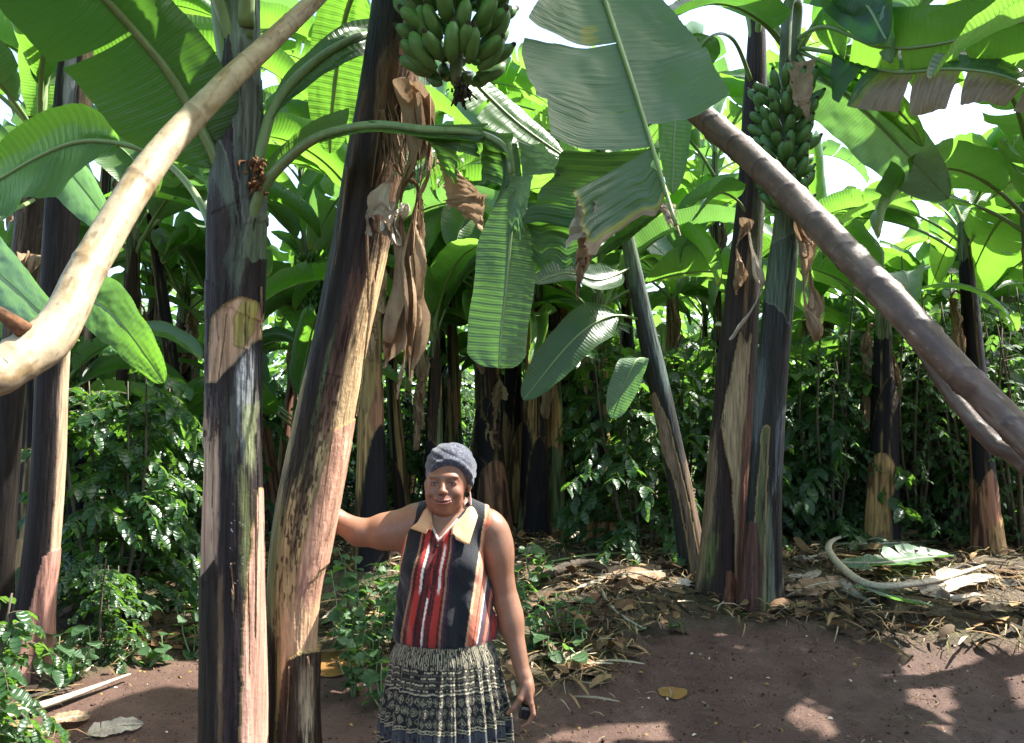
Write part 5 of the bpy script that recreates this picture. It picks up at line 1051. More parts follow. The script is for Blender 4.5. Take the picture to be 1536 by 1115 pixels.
# --- blouse
def shirtbase(S, grow):
    g = grow
    S.ell((0, .02, .90), (.185 + g, .128 + g, .13)); S.ell((-.005, .02, 1.03), (.176 + g, .122 + g, .20), .05); S.ell((-.012, .02, 1.20), (.160 + g, .112 + g, .165), .05)
    S.ell((-.085, -.055, 1.15), (.072 + g, .065 + g, .080), .04); S.ell((.058, -.055, 1.15), (.072 + g, .065 + g, .080), .04); S.ell((-.01, -.04, .98), (.13 + g, .085 + g, .12), .06)
    S.cone((-.105, .03, 1.315), (.160, .03, 1.292), .055 + g, .058 + g, .04); S.cone((.0, .045, 1.385), (-.10, .04, 1.325), .034 + g, .042 + g, .04); S.cone((.02, .045, 1.385), (.145, .04, 1.315), .034 + g, .042 + g, .04)
Sh = SDF(steps((-.26, .27, .0032)), steps((-.20, .20, .0038)), steps((.74, 1.44, .0032)))
shirtbase(Sh, .010)
x, y, z = Sh.xs[:, None, None], Sh.ys[None, :, None], Sh.zs[None, None, :]
fold = 1.5 * (.0045 * np.sin(x * 70 + 4 * vn(x * 6, y * 6, z * 3, 5) + z * 3) * sstep(1.22, .9, z) + .006 * vn(x * 9, y * 9, z * 7, 3) + .007 * np.abs(vn(x * 16 + z * 11, y * 20, z * 9, 8)) * sstep(1.25, 1.1, z)).astype(np.float32)
Fs = Sh.F + fold
lo_ = sstep(1.12, .84, z); Fs = Fs - (-.004 * lo_ + .002 * sstep(.1, .22, np.abs(x)) * lo_).astype(np.float32)      # flares towards the hem
hem = .828 - .02 * ((x + .02) / .2) + .035 * ((x + .02) / .22) ** 2 + .006 * np.sin(x * 60)
# arm holes and neck opening
lx = -.128 - .10 * (1.36 - z) - .02 * np.sin((1.36 - z) * 8); rx = .186 - .10 * np.maximum(0, z - 1.27) * 2 + .02 * np.sin((1.3 - z) * 6) * (z < 1.3)
low = z < 1.13
cut = np.maximum(hem - z, -1.)
armL = np.where(z > 1.125, lx - x, -1.); armR = np.where(z > 1.10, x - rx, -1.)
zV = 1.262; vx = .006 - .02
neck = np.minimum(.72 * (z - zV) - np.abs(x - (-.018 + .2 * (z - zV))), -y - .0) * .8            # V at the front
nh_ = .066 - np.sqrt((x - .012) ** 2 + (y - .03) ** 2) + .25 * np.maximum(0, z - 1.36); nh_ = np.where(z > 1.30, nh_, -1)
Sh.F = np.maximum.reduce(np.broadcast_arrays(Fs, cut, armL * .9, armR * .9, neck, nh_)).astype(np.float32)
sV, sQ = Sh.net()
TAN, REDC, BLK, ORG, MAR, PUR, WHT = [np.array(lin(*q)) for q in ((196, 148, 112), (160, 50, 40), (21, 24, 30), (196, 108, 80), (84, 26, 28), (62, 40, 58), (232, 218, 208))]
def stripes(t, stops):
    p = np.array([q[0] for q in stops]); c_ = np.array([q[1] for q in stops]); i = np.clip(np.searchsorted(p, t, side='right') - 1, 0, len(p) - 1); return c_[i]
def blouse_col(V):
    x, y, z = V.T; f = np.clip((1.33 - z) / .5, 0, 1); wob = .003 * vn(z * 14, 3, x * 5, 2)
    x = x + wob; b1 = -.07 - .20 * (1.35 - z); b2 = .055 - .048 * f + 0 * x; b3 = .150 - .075 * f
    t = (x - b1) / (b2 - b1)
    ik = vn(x * 120, z * 55, 0, 6); z_hi = sstep(1.05, 1.09, z) * sstep(1.25, 1.22, z)
    colc = stripes(t, [(-9, BLK), (0, TAN * .45), (.05, MAR * .7), (.13, REDC), (.27, MAR), (.30, BLK), (.33, MAR), (.42, BLK), (.46, REDC * .8), (.52, BLK), (.56, MAR), (.60, BLK), (.63, REDC), (.78, MAR), (.83, TAN * .5), (.88, PUR), (.94, BLK), (.97, PUR * .6), (1., BLK)])
    colc = mixc(colc, MAR * 1.3, (ik > .15) * ((t > .38) & (t < .62)) * .8); colc = mixc(colc, MAR, (vn(x * 8, z * 9, 0, 3) > .1) * ((t > .14) & (t < .27)) * .35 * (f < .5))
    w1 = ((np.abs(t - .26) < .030) | (np.abs(t - .70) < .030)) * z_hi; w2 = (np.abs(t - .47) < .022) * (z < 1.05) * sstep(.80, .90, z)
    colc = mixc(colc, WHT, np.clip(w1 + w2, 0, 1) * .95)
    s = (x - b3) / .09
    side = stripes(s, [(-9, BLK), (0, TAN * 1.05), (.10, ORG), (.30, MAR), (.34, ORG), (.46, WHT * .8), (.52, PUR), (.66, MAR), (.72, ORG * .8), (.84, PUR), (.95, REDC * .7), (1.2, MAR)])
    colc = np.where((x > b3)[:, None], side, colc)
    b0 = np.where(z > 1.125, -.128 - .10 * (1.36 - z) - .02 * np.sin((1.36 - z) * 8) + .009, -9.); left = stripes((b0 - x) / .03, [(-9, BLK), (0, TAN * .8), (.15, REDC), (.5, MAR), (.8, ORG)]); colc = np.where((x < b0)[:, None], left, colc)
    back = y > .07; colc = np.where(back[:, None], np.where((np.abs(x) < .07)[:, None], MAR, BLK), colc)
    em = np.exp(-((z - 1.335 + 0 * x) / .008) ** 2) * 0
    # pale piping round the neck
    pip = np.exp(-(((.72 * (V[:, 2] - zV) - np.abs(V[:, 0] - (-.018 + .2 * (V[:, 2] - zV)))) + .004) / .0035) ** 2) * (y < 0) * (z < 1.33); return mixc(colc, WHT * .9, pip * .9)
bl = obj('blouse', mesh('blouse', sV + zoff, sQ, mats=[M['cloth']], col=blouse_col(sV)), W_)
def shell(name, top, V, Qs, mt, parent, th=.003, col=None):
    """thickens an open grid patch"""
    V = np.asarray(V, float); nu, nv = V.shape[:2]; du = np.gradient(V, axis=0); dv = np.gradient(V, axis=1); n = np.cross(du, dv); n /= np.linalg.norm(n, axis=2)[..., None] + 1e-9
    A_ = V.reshape(-1, 3); B_ = (V + n * th).reshape(-1, 3); q = gridq(nu, nv); k = len(A_)
    bd = [i for i in range(nv)] + [i * nv + nv - 1 for i in range(1, nu)] + [(nu - 1) * nv + i for i in range(nv - 2, -1, -1)] + [i * nv for i in range(nu - 2, 0, -1)]
    rim = [[bd[i], bd[(i + 1) % len(bd)], bd[(i + 1) % len(bd)] + k, bd[i] + k] for i in range(len(bd))]
    return obj(name, mesh(name, np.vstack([A_, B_]), np.vstack([q[:, ::-1], q + k, rim]), mats=[mt], col=None if col is None else np.tile(col.reshape(-1, 3), (2, 1))), parent)
# --- collar: two flat tan leaves, wrapped round the neck from the nape to the points
for sx in (-1, 1):
    inn = np.array([(.012, .100, 1.385), (.012 + .058 * sx, .070, 1.388), (.012 + .070 * sx, .02, 1.375), (.010 + .062 * sx, -.035, 1.345), (-.004 + .040 * sx, -.075, 1.305), (-.012 + .022 * sx, -.092, 1.278)])
    o2 = np.array([(.012, .125, 1.345), (.012 + .085 * sx, .095, 1.345), (.012 + .112 * sx, .02, 1.352), (.010 + .108 * sx, -.052, 1.318), (.002 + (.098 if sx > 0 else .112) * sx, -.098, 1.262 if sx > 0 else 1.30), (-.008 + (.078 if sx > 0 else .062) * sx, -.112, 1.240 if sx > 0 else 1.268)])
    if sx > 0: o2[4] = (.094, -.108, 1.238); o2[5] = (.048, -.112, 1.262); inn[5] = (.030, -.098, 1.275)
    else: o2[4] = (-.122, -.100, 1.300); o2[5] = (-.062, -.114, 1.282); inn[5] = (-.046, -.096, 1.292)
    a_, _ = catmull(inn, 34); b_, _ = catmull(o2[:5], 28); b_ = np.vstack([b_, o2[4] + (o2[5] - o2[4]) * np.linspace(0, 1, 7)[1:, None]]); u = np.linspace(0, 1, 10)[None, :, None]
    V = a_[:, None] * (1 - u) + b_[:, None] * u + np.array([0, -.008, .010]) * np.sin(np.pi * u)
    if sx < 0: V = V[::-1]
    cc2 = np.broadcast_to(np.array(lin(198, 152, 112)), V.shape).copy(); st3 = vn(V[..., 0] * 60, V[..., 1] * 10, V[..., 2] * 10, 3) > .35; cc2[st3] *= [.8, .6, .55]
    shell('collar', 0, V + zoff, None, M['cloth'], bl, .0035, cc2)
for k in range(5):
    mb = MB(); bz = 1.235 - k * .075; u_, v_ = np.meshgrid(np.linspace(0, np.pi, 5), np.linspace(0, 6.283, 10, endpoint=False), indexing='ij')
    i_ = np.argmin(((sV[:, 0] + .022 + .02 * k * .5) ** 2 + (sV[:, 2] - bz) ** 2) + (sV[:, 1] > -.02) * 9); ctr = sV[i_]
    V = np.stack([.0052 * np.sin(u_) * np.cos(v_), -.0025 * np.cos(u_), .0052 * np.sin(u_) * np.sin(v_)], -1) + ctr + zoff - [0, .001, 0]; mb.add(V, gridq(5, 10, 0, True)); obj('button', mb.mesh('button', [M['fruit_tip']]), bl)
# --- skirt
nz, na = 330, 640; v = np.linspace(0, 1, nz)[:, None]; th = np.linspace(0, 2 * np.pi, na, endpoint=False)[None]
zz = .868 - v * .66 + 0 * th; rx_ = .180 + .022 * sstep(0, .1, v) + .022 * sstep(.05, .45, v) + .03 * v; ry_ = .140 + .01 * sstep(0, .1, v) + .03 * sstep(.05, .5, v) + .03 * v
ph = 26 * th + 2.2 * vn(np.cos(th) * 3, np.sin(th) * 3, v * 1.2, 3); pl_ = np.sin(ph) + .4 * np.sin(2.3 * ph + 1)
rr = 1 + pl_ * (.010 + .045 * sstep(.02, .5, v)) + .03 * vn(np.cos(th) * 2, np.sin(th) * 2, v * 2, 5) * sstep(.1, .5, v)
KV = np.stack([np.cos(th) * rx_ * rr - .004 + .012 * v, np.sin(th) * ry_ * rr + .015, zz + .012 * np.sin(th * 3) * (v > .95)], -1)
CR, BK, BG = np.array(lin(176, 168, 140)), np.array(lin(24, 24, 24)), np.array(lin(66, 70, 76))
U = th * .25 + .0025 * vn(th * 30, v * 30, 0, 3); D_ = v * .66 + .006 * vn(th * 9, v * 4, 0, 2) + .0015 * vn(th * 60, v * 50, 0, 4)
uu = (U / .010) % 1; kc = np.broadcast_to(BK, (nz, na, 3)).copy()
def band(a, b, c_, m=1.): 
    global kc; kc = mixc(kc, c_, ((D_ > a) & (D_ < b)) * m)
band(0, .075, CR * .75, ((uu < .55) & (vn(U * 300, D_ * 120, 0, 7) > -.35)) * .9)
for a in (.080, .100, .122, .142): band(a, a + .006, CR * .9, (vn(U * 150, D_ * 60, 1, 8) > -.2) * .9); band(a + .009, a + .016, CR * .35, (((U / .006) % 1) < .5) * .8)
band(.155, .160, CR * .8)
du_ = ((U / .026 + .5 * (np.floor((D_ - .165) / .036) % 2)) % 1 - .5) * 2; dv_ = (((D_ - .165) / .036) % 1 - .5) * 2; dia = np.abs(du_) ** 1.2 + np.abs(dv_) ** 1.5
band(.165, .273, CR * .62, ((dia < .85) & ~((dia < .55) & (dia > .33)) & (vn(U * 260, D_ * 260, 2, 9) > -.45)) * .9); band(.165, .273, BG * .6, (dia > 1.15) * .35)
for a in (.276, .286): band(a, a + .004, CR * .85)
band(.280, .286, CR * .5, (((U / .012) % 1) < .5) * .9); band(.294, .335, BG, (vn(U * 200, D_ * 60, 3, 4) > -.5) * .9)
for a in (.338, .352): band(a, a + .004, CR * .8)
band(.36, .42, CR * .5, ((dia < .8) * .8)); band(.43, .52, BG * .9); band(.53, .54, CR * .7); band(.55, .63, CR * .45, (uu < .5) * .8); band(.64, .65, CR * .7)
kc = kc * (.75 + .35 * sstep(-.5, .8, fbm(U * 30, D_ * 30, 4, 3, 3)))[..., None]
Kq = gridq(nz, na, 0, True)[:, ::-1]
obj('skirt', mesh('skirt', KV.reshape(-1, 3) + zoff, Kq[:, ::-1], mats=[M['cloth']], col=kc.reshape(-1, 3)), W_)
# --- headscarf
Sc = SDF(steps((-.13, .14, .0028)), steps((-.14, .18, .0032)), steps((1.40, 1.66, .0028)))
Sc.ell((HX + .006, .030, 1.515), (.0935, .106, .102), .01); Sc.ell((HX + .03, .085, 1.530), (.070, .060, .066), .03); Sc.ell((HX + .055, .045, 1.50), (.045, .07, .07), .02)
x, y, z = Sc.xs[:, None, None], Sc.ys[None, :, None], Sc.zs[None, None, :]
lift = (z - 1.552) + .33 * (y + .095) + .55 * np.abs(x - HX + .004) ** 1.3 * 1.4
rid = .0042 * np.abs(np.sin((z - 1.5 + .55 * (x - HX)) * 75 + 2 * vn(x * 8, y * 8, z * 8, 3))) * sstep(-.12, .04, y + .08) + .0015 * vn(x * 38, y * 38, z * 38, 2) + .003 * vn(x * 16, y * 16, z * 16, 5)
front = 1.548 + .012 * (x - HX) / .08 - 2.6 * (x - HX - .004) ** 2 - 1.02 * (y + .085) * 1.0
front = np.where(y > .045, np.maximum(front, 1.405), front)
band_ = np.exp(-((z - front - .015) / .014) ** 2) * .006
Sc.F = np.maximum(Sc.F - rid - band_, (front - z) * .75).astype(np.float32)
hV, hQ = Sc.net(); x, y, z = hV.T
hc = np.ones((len(hV), 3)) * lin(62, 64, 76); n = vn(x * 190, y * 190, z * 190, 3); hc = mixc(hc, lin(36, 38, 48), sstep(-.1, .3, n) * .7); hc = mixc(hc, lin(112, 114, 126), sstep(.3, .5, vn(x * 260, y * 260, z * 260, 9)) * .6)
obj('headscarf', mesh('headscarf', hV + zoff, hQ, mats=[M['scarf']], col=hc), W_)
for sx in (-1, 1):
    mb = MB(); u_, v_ = np.meshgrid(np.linspace(0, np.pi, 40), np.linspace(0, 6.283, 40, endpoint=False), indexing='ij')
    mb.add(np.stack([.0112 * np.sin(u_) * np.cos(v_), .0112 * np.cos(u_), .0112 * np.sin(u_) * np.sin(v_)], -1) + [fx + EX * sx, -.0725, EZ - .001] + zoff, gridq(40, 40, 0, True)); 
    vc = np.array(mb.V[0]); dx = np.hypot(vc[:, 0] - fx - EX * sx, vc[:, 2] - EZ - zo); ec = np.where((dx < .0055)[:, None], (.012, .007, .005), (.34, .30, .28)); obj('eye', mesh('eye', vc, mb.Q[0], mats=[M['eye']], col=ec), W_)
V, Q, T, uv = tube(np.array([(.0935, .004, 1.428), (.0945, .002, 1.414), (.096, .0, 1.380), (.096, .0, 1.372)]) + zoff, [.0015, .0035, .0042, .002], 10, 16); mb = MB(); mb.add(V, Q, T, uv); obj('earring', mb.mesh('earring', [M['pink_bead']]), W_)
# --- what she holds
M['black_gloss'] = plain('glossy black plastic', (.006, .006, .008), (.012, .012, .014), (9, 9, 9), .15, .6, 0)
S_ = SDF(steps((-.03, .03, .002)), steps((-.045, .045, .0025)), steps((-.045, .045, .0025)))
def rb(x, y, z): q = [np.maximum(np.abs(x) - .009, 0), np.maximum(np.abs(y) - .024, 0), np.maximum(np.abs(z) - .014, 0)]; return np.sqrt(sum(a * a for a in q)) - .010
S_.F = rb(S_.xs[:, None, None], S_.ys[None, :, None], S_.zs[None, None, :]).astype(np.float32); pV, pQ = S_.net()
ph_ = obj('pouch', mesh('pouch', pV, pQ, mats=[M['black_gloss']]), None, (PX + .300, PY - .045, .622), (.1, .2, .05))
tag(ph_, 'small glossy black case clasped in the woman\'s lowered hand', 'case')
# ------------------------------------------------------------------ plantation floor
M['litter'] = plain('dry litter', (.6, .6, .6), (1.25, 1.25, 1.25), (60, 60, 60), .8, .2, .4, vc=True)
R = np.random.default_rng(21)
def strawT(Lf, W, n=4, bend=.25, curl=0.):
    s = np.linspace(0, 1, n); V = np.zeros((n, 2, 3)); w = W * (1 - .6 * np.abs(s * 2 - 1) ** 2)
    for k, sg in ((0, -1), (1, 1)): V[:, k] = np.stack([s * Lf, sg * w, bend * Lf * np.sin(np.pi * s) + curl * W * sg * sg], 1)
    return V.reshape(-1, 3), gridq(n, 2), np.zeros((n * 2, 2))
mb = MB()
def scatter(n, T, sz, pal, dens, zo_=.01, pitch=.2, reg=(-5.5, 6.0, 2.9, 12.5)):
    x = R.uniform(reg[0], reg[1], n * 4); y = reg[2] + (reg[3] - reg[2]) * R.random(n * 4) ** 1.3; ok = (np.abs(x) < .70 * y + .3) & (R.random(n * 4) < dens(x, y)); x, y = x[ok][:n], y[ok][:n]; n = len(x)
    a = R.uniform(0, 6.28, n); d = np.stack([np.cos(a), np.sin(a), R.normal(0, pitch, n)], 1); pal = np.array(pal)
    c_ = pal[R.integers(0, len(pal), n)] * R.uniform(.6, 1.2, (n, 1))
    place_leaves(mb, np.stack([x, y, gz(x, y) + R.uniform(.0, zo_, n)], 1), d, R.uniform(sz[0], sz[1], n), R.normal(0, .5, n), *T, col=c_)
mul = lambda x, y: np.clip((1 - bare(x, y)) * (.35 + .9 * sstep(-.2, .4, fbm(x * 1.3, y * 1.3, 0, 41, 3))), 0, 1)
palS = [lin(156, 130, 88), lin(124, 100, 68), lin(98, 78, 54), lin(76, 60, 44), lin(56, 44, 34), lin(168, 152, 122), lin(96, 98, 56)]
scatter(17000, strawT(.16, .0035), (.5, 1.5), palS, mul, .04, .14); scatter(2600, strawT(.30, .010, 5, .04), (.5, 1.5), palS[:5] + [lin(150, 142, 120)], mul, .04, .08)
scatter(3600, strawT(.15, .026, 5, .16), (.5, 1.6), [lin(110, 84, 58), lin(74, 56, 42), lin(140, 112, 78), lin(56, 46, 34), lin(92, 74, 54)], mul, .03, .3)
scatter(1500, strawT(.07, .0022), (.4, 1.3), palS, lambda x, y: bare(x, y) * sstep(-.1, .5, fbm(x * 1.2, y * 1.2, 0, 55, 3)) + .04, .004, .05, (-3, 4.5, 3.2, 6.5)); scatter(420, strawT(.03, .008, 4, .2), (.4, 1.2), [lin(190, 180, 160), lin(96, 70, 48), lin(140, 110, 60)], bare, .003, .1, (-3, 4.5, 3.2, 6.5))
tag(obj('leaf_litter', mb.mesh('leaf_litter', [M['litter']], col=True)), 'straw coloured mulch of dead banana leaves covering the plantation floor', 'litter', None, 'stuff')
# soil crumbs
mb = MB(); n = 7000; x = R.uniform(-2.8, 4.2, n); y = R.uniform(3.3, 6.4, n); ok = bare(x, y) > .3; x, y = x[ok], y[ok]; n = len(x)
ico = np.array([[1, 0, 0], [-1, 0, 0], [0, 1, 0], [0, -1, 0], [0, 0, 1], [0, 0, -1]], float); it = np.array([[0, 2, 4], [2, 1, 4], [1, 3, 4], [3, 0, 4], [2, 0, 5], [1, 2, 5], [3, 1, 5], [0, 3, 5]])
sz = R.uniform(.0015, .007, n) * (1 + 1.2 * (R.random(n) > .95)); V = ico[None] * sz[:, None, None] * R.uniform(.5, 1.2, (n, 6, 1)) + np.stack([x, y, gz(x, y) + sz * .3], 1)[:, None]
mb.add(V.reshape(-1, 3), None, (it[None] + (np.arange(n) * 6)[:, None, None]).reshape(-1, 3), col=np.repeat(np.array([lin(78, 56, 48)]) * R.uniform(.5, 1.3, (n, 1)), 6, 0))
tag(obj('soil_crumbs', mb.mesh('soil_crumbs', [M['litter']], col=True)), 'small crumbs of reddish soil scattered over the trodden ground', 'soil', None, 'stuff')
def gp(px, py, up=.0): g = G(px, py); return g + [0, 0, up]
def lying(name, label, cat, pts, rad, mt, grp=None, flat=1., nth=12):
    w_ = np.array([gp(*q) for q in pts]); o = w_[0].copy(); V, Q, T, uv = tube(w_ - o, rad, nth, None, True, flat); mb = MB(); mb.add(V, Q, T, uv)
    ob = obj(name, mb.mesh(name, [M[mt]]), None, o); return tag(ob, label, cat, grp)
M['stalk_pale'] = plain('bleached stalk', (.22, .19, .13), (.50, .45, .34), (50, 50, 12), .6, .3, .6, fine=80); M['stalk_green'] = plain('cut green stalk', (.16, .22, .07), (.30, .36, .15), (40, 40, 10), .5, .4, .5); M['log'] = plain('rotting dark stem', (.02, .016, .012), (.09, .07, .05), (30, 30, 14), .8, .2, .9, .008, fine=60)
lying('fallen_stalk', 'long bleached leaf stalk lying across the litter in the bottom left corner', 'stalk', [(-60, 1100, .03), (20, 1082, .04), (90, 1062, .045), (195, 1024, .05)], [.030, .036, .030, .008], 'stalk_pale', flat=.6)
lying('fallen_stalk', 'grey stalk lying above the long bleached one at bottom left', 'stalk', [(-20, 1068, .02), (60, 1050, .03), (110, 1038, .02)], [.02, .018, .008], 'log', flat=.6)
lying('fallen_stalk', 'thin curled pale stalk on the bare earth bank at left', 'stalk', [(128, 1010, .01), (152, 995, .03), (156, 980, .04), (148, 972, .03)], [.006, .008, .007, .004], 'stalk_pale')
lying('fallen_log', 'dark rotting log sloping up the bank left of the upright stem', 'log', [(240, 918, .02), (275, 885, .08), (302, 855, .14), (330, 820, .18)], [.03, .05, .06, .06], 'log')
lying('fallen_stalk', 'green leaf stalk on the mulch, upper one of the pair right of the woman', 'stalk', [(826, 846, .02), (880, 838, .03), (940, 834, .03), (998, 828, .03)], [.012, .02, .018, .006], 'stalk_green', flat=.6)
lying('fallen_stalk', 'green leaf stalk on the mulch, lower one of the pair right of the woman', 'stalk', [(822, 850, .01), (860, 846, .02), (905, 842, .02)], [.010, .015, .006], 'stalk_green', flat=.6)
lying('stick', 'short thick whitish stick lying below the pair of green stalks', 'stick', [(857, 892, .02), (880, 884, .03), (906, 874, .03)], [.020, .020, .016], 'stalk_pale')
lying('fallen_stalk', 'curved greenish grey stalk bending down to the dark wet leaf', 'stalk', [(902, 888, .03), (912, 908, .02), (935, 928, .01), (970, 948, .01)], [.008, .013, .012, .008], 'stalk_pale')
lying('fallen_log', 'dark weathered stem lying across the mulch behind the woman\'s shoulder', 'log', [(790, 880, .01), (830, 866, .04), (870, 852, .04), (930, 850, .02)], [.02, .04, .04, .02], 'log')
lying('fallen_log', 'brown log lying at the foot of the lone black stem', 'log', [(882, 800, .05), (905, 790, .07), (950, 797, .04)], [.07, .05, .03], 'log')
lying('stick', 'pale stick poking out beside the leaning stem near the woman\'s elbow', 'stick', [(482, 932, .01), (500, 918, .02), (520, 902, .03)], [.008, .010, .005], 'stalk_pale')
lying('fallen_stalk', 'long curved silvery stalk sweeping round the fallen green leaf at right', 'stalk', [(1340, 808, .05), (1270, 816, .08), (1243, 836, .10), (1262, 870, .11), (1300, 897, .11), (1350, 900, .11), (1420, 888, .12), (1478, 866, .10)], [.012, .02, .03, .038, .04, .038, .032, .012], 'stalk_pale', flat=.6)
lying('fallen_stalk', 'thin pale stalk lying behind the silvery curved one', 'stalk', [(1190, 812, .02), (1240, 818, .02), (1300, 822, .02), (1345, 820, .02)], [.008, .012, .011, .004], 'stalk_pale')
lying('fallen_stalk', 'brown arching stalk at the right end of the heap of fallen leaves', 'stalk', [(1380, 890, .02), (1425, 868, .06), (1462, 856, .06), (1500, 868, .02)], [.012, .016, .014, .006], 'log')
def fallen(label, pts, W, mt, side, seed, name='fallen_leaf', **kw):
    w_ = np.array([gp(*q) for q in pts]); o = w_[0].copy(); path, _ = catmull(w_ - o, 60); mb = MB()
    lamina(mb, path, side, W, tearset(np.random.default_rng(seed), 4), fold=.15, curl=-.3, nu=60, nv=9, seed=seed, amp=.012, wave=.2, **kw); ob = obj(name, mb.mesh(name, [M[mt]]), None, o)
    r = MB(); midrib(r, path, .011, .004, 0, 30, 8); obj('midrib', r.mesh('midrib', [M['stalk_pale']]), ob); return tag(ob, label, 'fallen leaf')
fallen('pale green banana leaf lying flat on the straw inside the curved stalk', [(1262, 862, .10), (1320, 866, .12), (1375, 860, .13), (1430, 850, .10)], .21, 'leaf_pale', (0, 1, .1), 5)
fallen('whitish green leaf strip at the lower edge of the heap by the bare soil', [(1285, 892, .08), (1340, 912, .08), (1400, 924, .07)], .12, 'leaf_pale', (0, 1, .1), 6)
fallen('bleached leaf half curled around the silvery stalk at its left bend', [(1252, 878, .03), (1275, 893, .03), (1315, 915, .02)], .055, 'dry_pale', (0, 1, .2), 7)
fallen('curled cream dead leaf lying just right of the twin stems', [(1182, 868, .02), (1205, 872, .03), (1232, 862, .03)], .045, 'dry_pale', (0, 1, .6), 8)
fallen('pale dead leaf lying behind the cream curled one by the twin stems', [(1190, 840, .02), (1215, 844, .03), (1250, 838, .03)], .06, 'dry_pale', (0, 1, .3), 9)
fallen('dark wet bluish leaf pressed into the soil where the curved stalk ends', [(955, 948, .015), (985, 944, .012), (1022, 940, .012)], .05, 'leaf_dark', (0, 1, .0), 10)
fallen('crumpled tan leaf in the bottom left corner under the bleached stalk', [(60, 1098, .02), (95, 1090, .04), (135, 1082, .03)], .08, 'dry', (0, 1, .3), 11)
fallen('second crumpled dead leaf at bottom left, right of the tan one', [(130, 1108, .02), (175, 1098, .03), (215, 1092, .02)], .06, 'dry_pale', (0, 1, .4), 12)
fallen('green leaf tip peeping in at the very bottom left corner', [(-40, 1120, .03), (20, 1110, .04), (78, 1108, .03)], .08, 'leaf', (0, 1, .1), 13)
fallen('brown dead leaf lying on the bank behind the curled stalk', [(150, 930, .02), (190, 925, .03), (225, 922, .02)], .07, 'dry', (0, 1, .3), 14)
fallen('white papery leaf scrap on the mulch right of the woman\'s shoulder', [(788, 836, .03), (802, 830, .05), (815, 832, .03)], .04, 'dry_pale', (0, 1, .3), 15)
for i, (px, py, l, w_) in enumerate([(1340, 925, 60, .05), (1420, 905, 55, .05), (1470, 920, 50, .045), (1500, 880, 50, .05), (1200, 890, 40, .04), (850, 812, 40, .06), (790, 800, 50, .05), (960, 812, 50, .06), (730, 812, 40, .05), (1010, 880, 40, .04), (560, 860, 40, .05)]):
    w0 = np.array([gp(px, py, .02), gp(px + l * .5, py + R.normal(0, 4), .04), gp(px + l, py + R.normal(0, 6), .02)]); o = w0[0].copy(); path, _ = catmull(w0 - o, 40); mb = MB()
    lamina(mb, path, (0, 1, R.uniform(.1, .7)), w_, tearset(R, 3), .2, -.8, 40, 8, seed=60 + i, amp=.012, wave=.3)
    tag(obj('dead_leaf_scrap', mb.mesh('dead_leaf_scrap', [M['dry_pale' if i % 2 else 'dry']]), None, o), 'crumpled dead leaf scrap lying on the straw mulch', 'dead leaf', 'dead leaf scraps on the mulch')
fallen('broad pale green leaf half behind the silvery curved stalk, farthest back in the heap', [(1255, 824, .05), (1330, 826, .07), (1410, 818, .05)], .17, 'leaf_pale', (0, 1, .15), 16)
fallen('large tan dead leaf draped over the right end of the heap', [(1385, 900, .04), (1440, 886, .08), (1500, 876, .05)], .15, 'dry_pale', (0, 1, .3), 17)
fallen('long brown dead leaf lying between heap and twin stems', [(1180, 900, .03), (1225, 888, .06), (1275, 880, .05)], .11, 'dry', (0, 1, .3), 18)
fallen('split straw coloured leaf lying left of the leaning stem on the mulch', [(880, 868, .03), (945, 872, .06), (1010, 862, .04)], .12, 'dry', (0, 1, .2), 19)
# puddles
def puddle_mat():
    m, nt, out = mat('muddy water'); bs = nd(nt, 'ShaderNodeBsdfPrincipled'); bs.inputs['Base Color'].default_value = (.20, .105, .035, 1); bs.inputs['Roughness'].default_value = .12; L(nt, bs.outputs[0], out.inputs[0]); return m
M['mud'] = puddle_mat()
def puddle(px, py, a, b, seed):
    c_ = gp(px, py); th = np.linspace(0, 6.283, 48, endpoint=False); r = np.linspace(0, 1, 8)[:, None]; q = 1 + .25 * vn(np.cos(th) * 2, np.sin(th) * 2, seed, 3)
    x = c_[0] + r * a * q * np.cos(th); y = c_[1] + r * b * q * np.sin(th); z = np.maximum(gz(x, y) + .006, c_[2] - .0) * 0 + gz(x, y) + .010
    tag(obj('puddle', mesh('puddle', np.stack([x, y, z], -1), gridq(8, 48, 0, True), mats=[M['mud']])), None, None, None, 'structure')
puddle(505, 998, .20, .20, 1); puddle(1008, 1042, .095, .07, 2)
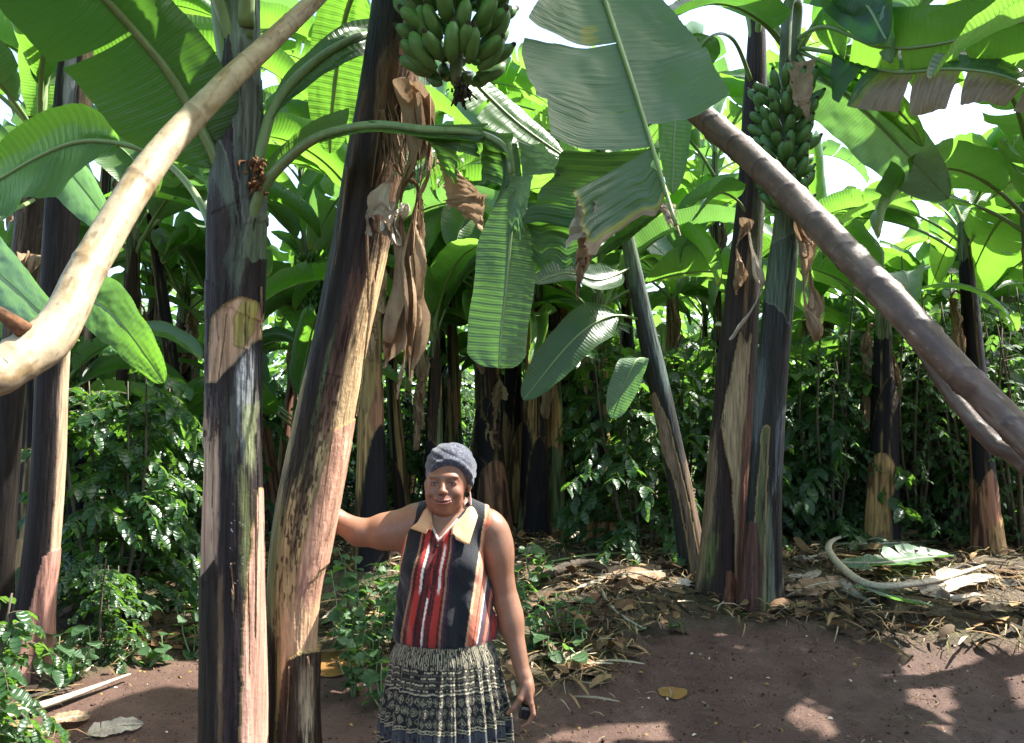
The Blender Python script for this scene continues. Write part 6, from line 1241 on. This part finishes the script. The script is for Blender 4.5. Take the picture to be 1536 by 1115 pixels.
# weeds
def wd(px, py, k, s_, lab, d=None):
    g = gp(px, py); weed(g[0], g[1], g[2] - .01, k, s_, R.uniform(0, 6), lab)
wd(530, 1046, 1, .85, 'dark weed between leaning stem and skirt, lowest of the clump'); wd(560, 1010, 1, .95, 'tall weed pressed against the left side of the skirt'); wd(512, 975, 0, 1.15, 'weed with drooping leaves right beside the leaning stem, above the puddle')
wd(535, 940, 0, 1.3, 'pale leaved weed under the woman\'s raised elbow'); wd(590, 960, 1, 1.0, 'bushy weed behind the blouse\'s left hem'); wd(575, 1062, 2, 1.2, 'small weed at the foot of the clump, touching the skirt')
wd(800, 975, 0, .95, 'weed growing just right of the woman\'s lowered forearm'); wd(848, 960, 2, 1.4, 'broad leaved weed on the mulch right of the forearm weed'); wd(845, 1000, 3, 1.5, 'tiny weed on the bare soil right of the woman'); wd(770, 935, 0, 1.1, 'weed peeping out between the woman\'s arm and blouse'); wd(800, 880, 2, 1.5, 'rounded green weed behind the woman\'s upper arm'); wd(872, 972, 3, 1.3, 'small weed at the edge of the straw, right of the others')
wd(220, 1000, 3, 1.4, 'sprouting weed on the bare bank left of the upright stem'); wd(290, 985, 2, 1.3, 'bright weed touching the left side of the upright stem'); wd(282, 950, 2, 1.3, 'weed growing just above the bright one beside the upright stem'); wd(110, 1022, 2, 1.4, 'round leaved weed at the pink foot of the black stem'); wd(270, 850, 0, 1.3, 'light green weed below the slim dark stem at left')
wd(1000, 838, 0, .9, 'yellow green weed at the foot of the leaning stem'); wd(1195, 812, 0, 1.2, 'feathery weed behind the right side of the twin stems'); wd(1255, 790, 1, 1.2, 'weed clump behind the heap of fallen leaves'); wd(1320, 800, 1, 1.2, 'weed beneath the coffee bushes at the right of the heap'); wd(560, 850, 0, 1.1, 'weed far behind the woman\'s raised arm')
for px, d, k, s_, dz, lab in ((-60, 3.7, 3, .85, .0, 'low coffee bush hanging into view at the left edge with large dark leaves'), (165, 5.2, 3, .62, 0, 'low coffee bush spilling over the earth bank at left')):
    x = (px - CX) / F * d; coffee(x, d, float(gz(x, d)) - .03, k, s_, R.uniform(0, 6.28), lab)
# ------------------------------------------------------------------ leaves round the clearing that would keep the sun off the lit spots are cut away
bpy.context.view_layer.update(); dg = bpy.context.evaluated_depsgraph_get(); cut_ = set()
for pt in [P(765, 800, 3.1), P(778, 850, 3.1), P(790, 960, 3.1), P(790, 1030, 3.1), P(715, 770, 3.05), P(525, 772, 3.1), G(1350, 850), G(1300, 895), G(1430, 870), G(900, 840)]:
    o = Vector([float(q) for q in pt]) + Vector(SUN) * .12
    for _ in range(14):
        ok, loc, n, i, ob, m = sc.ray_cast(dg, o, Vector(SUN))
        if not ok: break
        if ob.parent and ob.parent.get('group') == 'banana plants round the clearing' and ob.name.startswith('leaf'): cut_.add(ob)
        o = loc + Vector(SUN) * .01
for ob in cut_: bpy.data.objects.remove(ob)
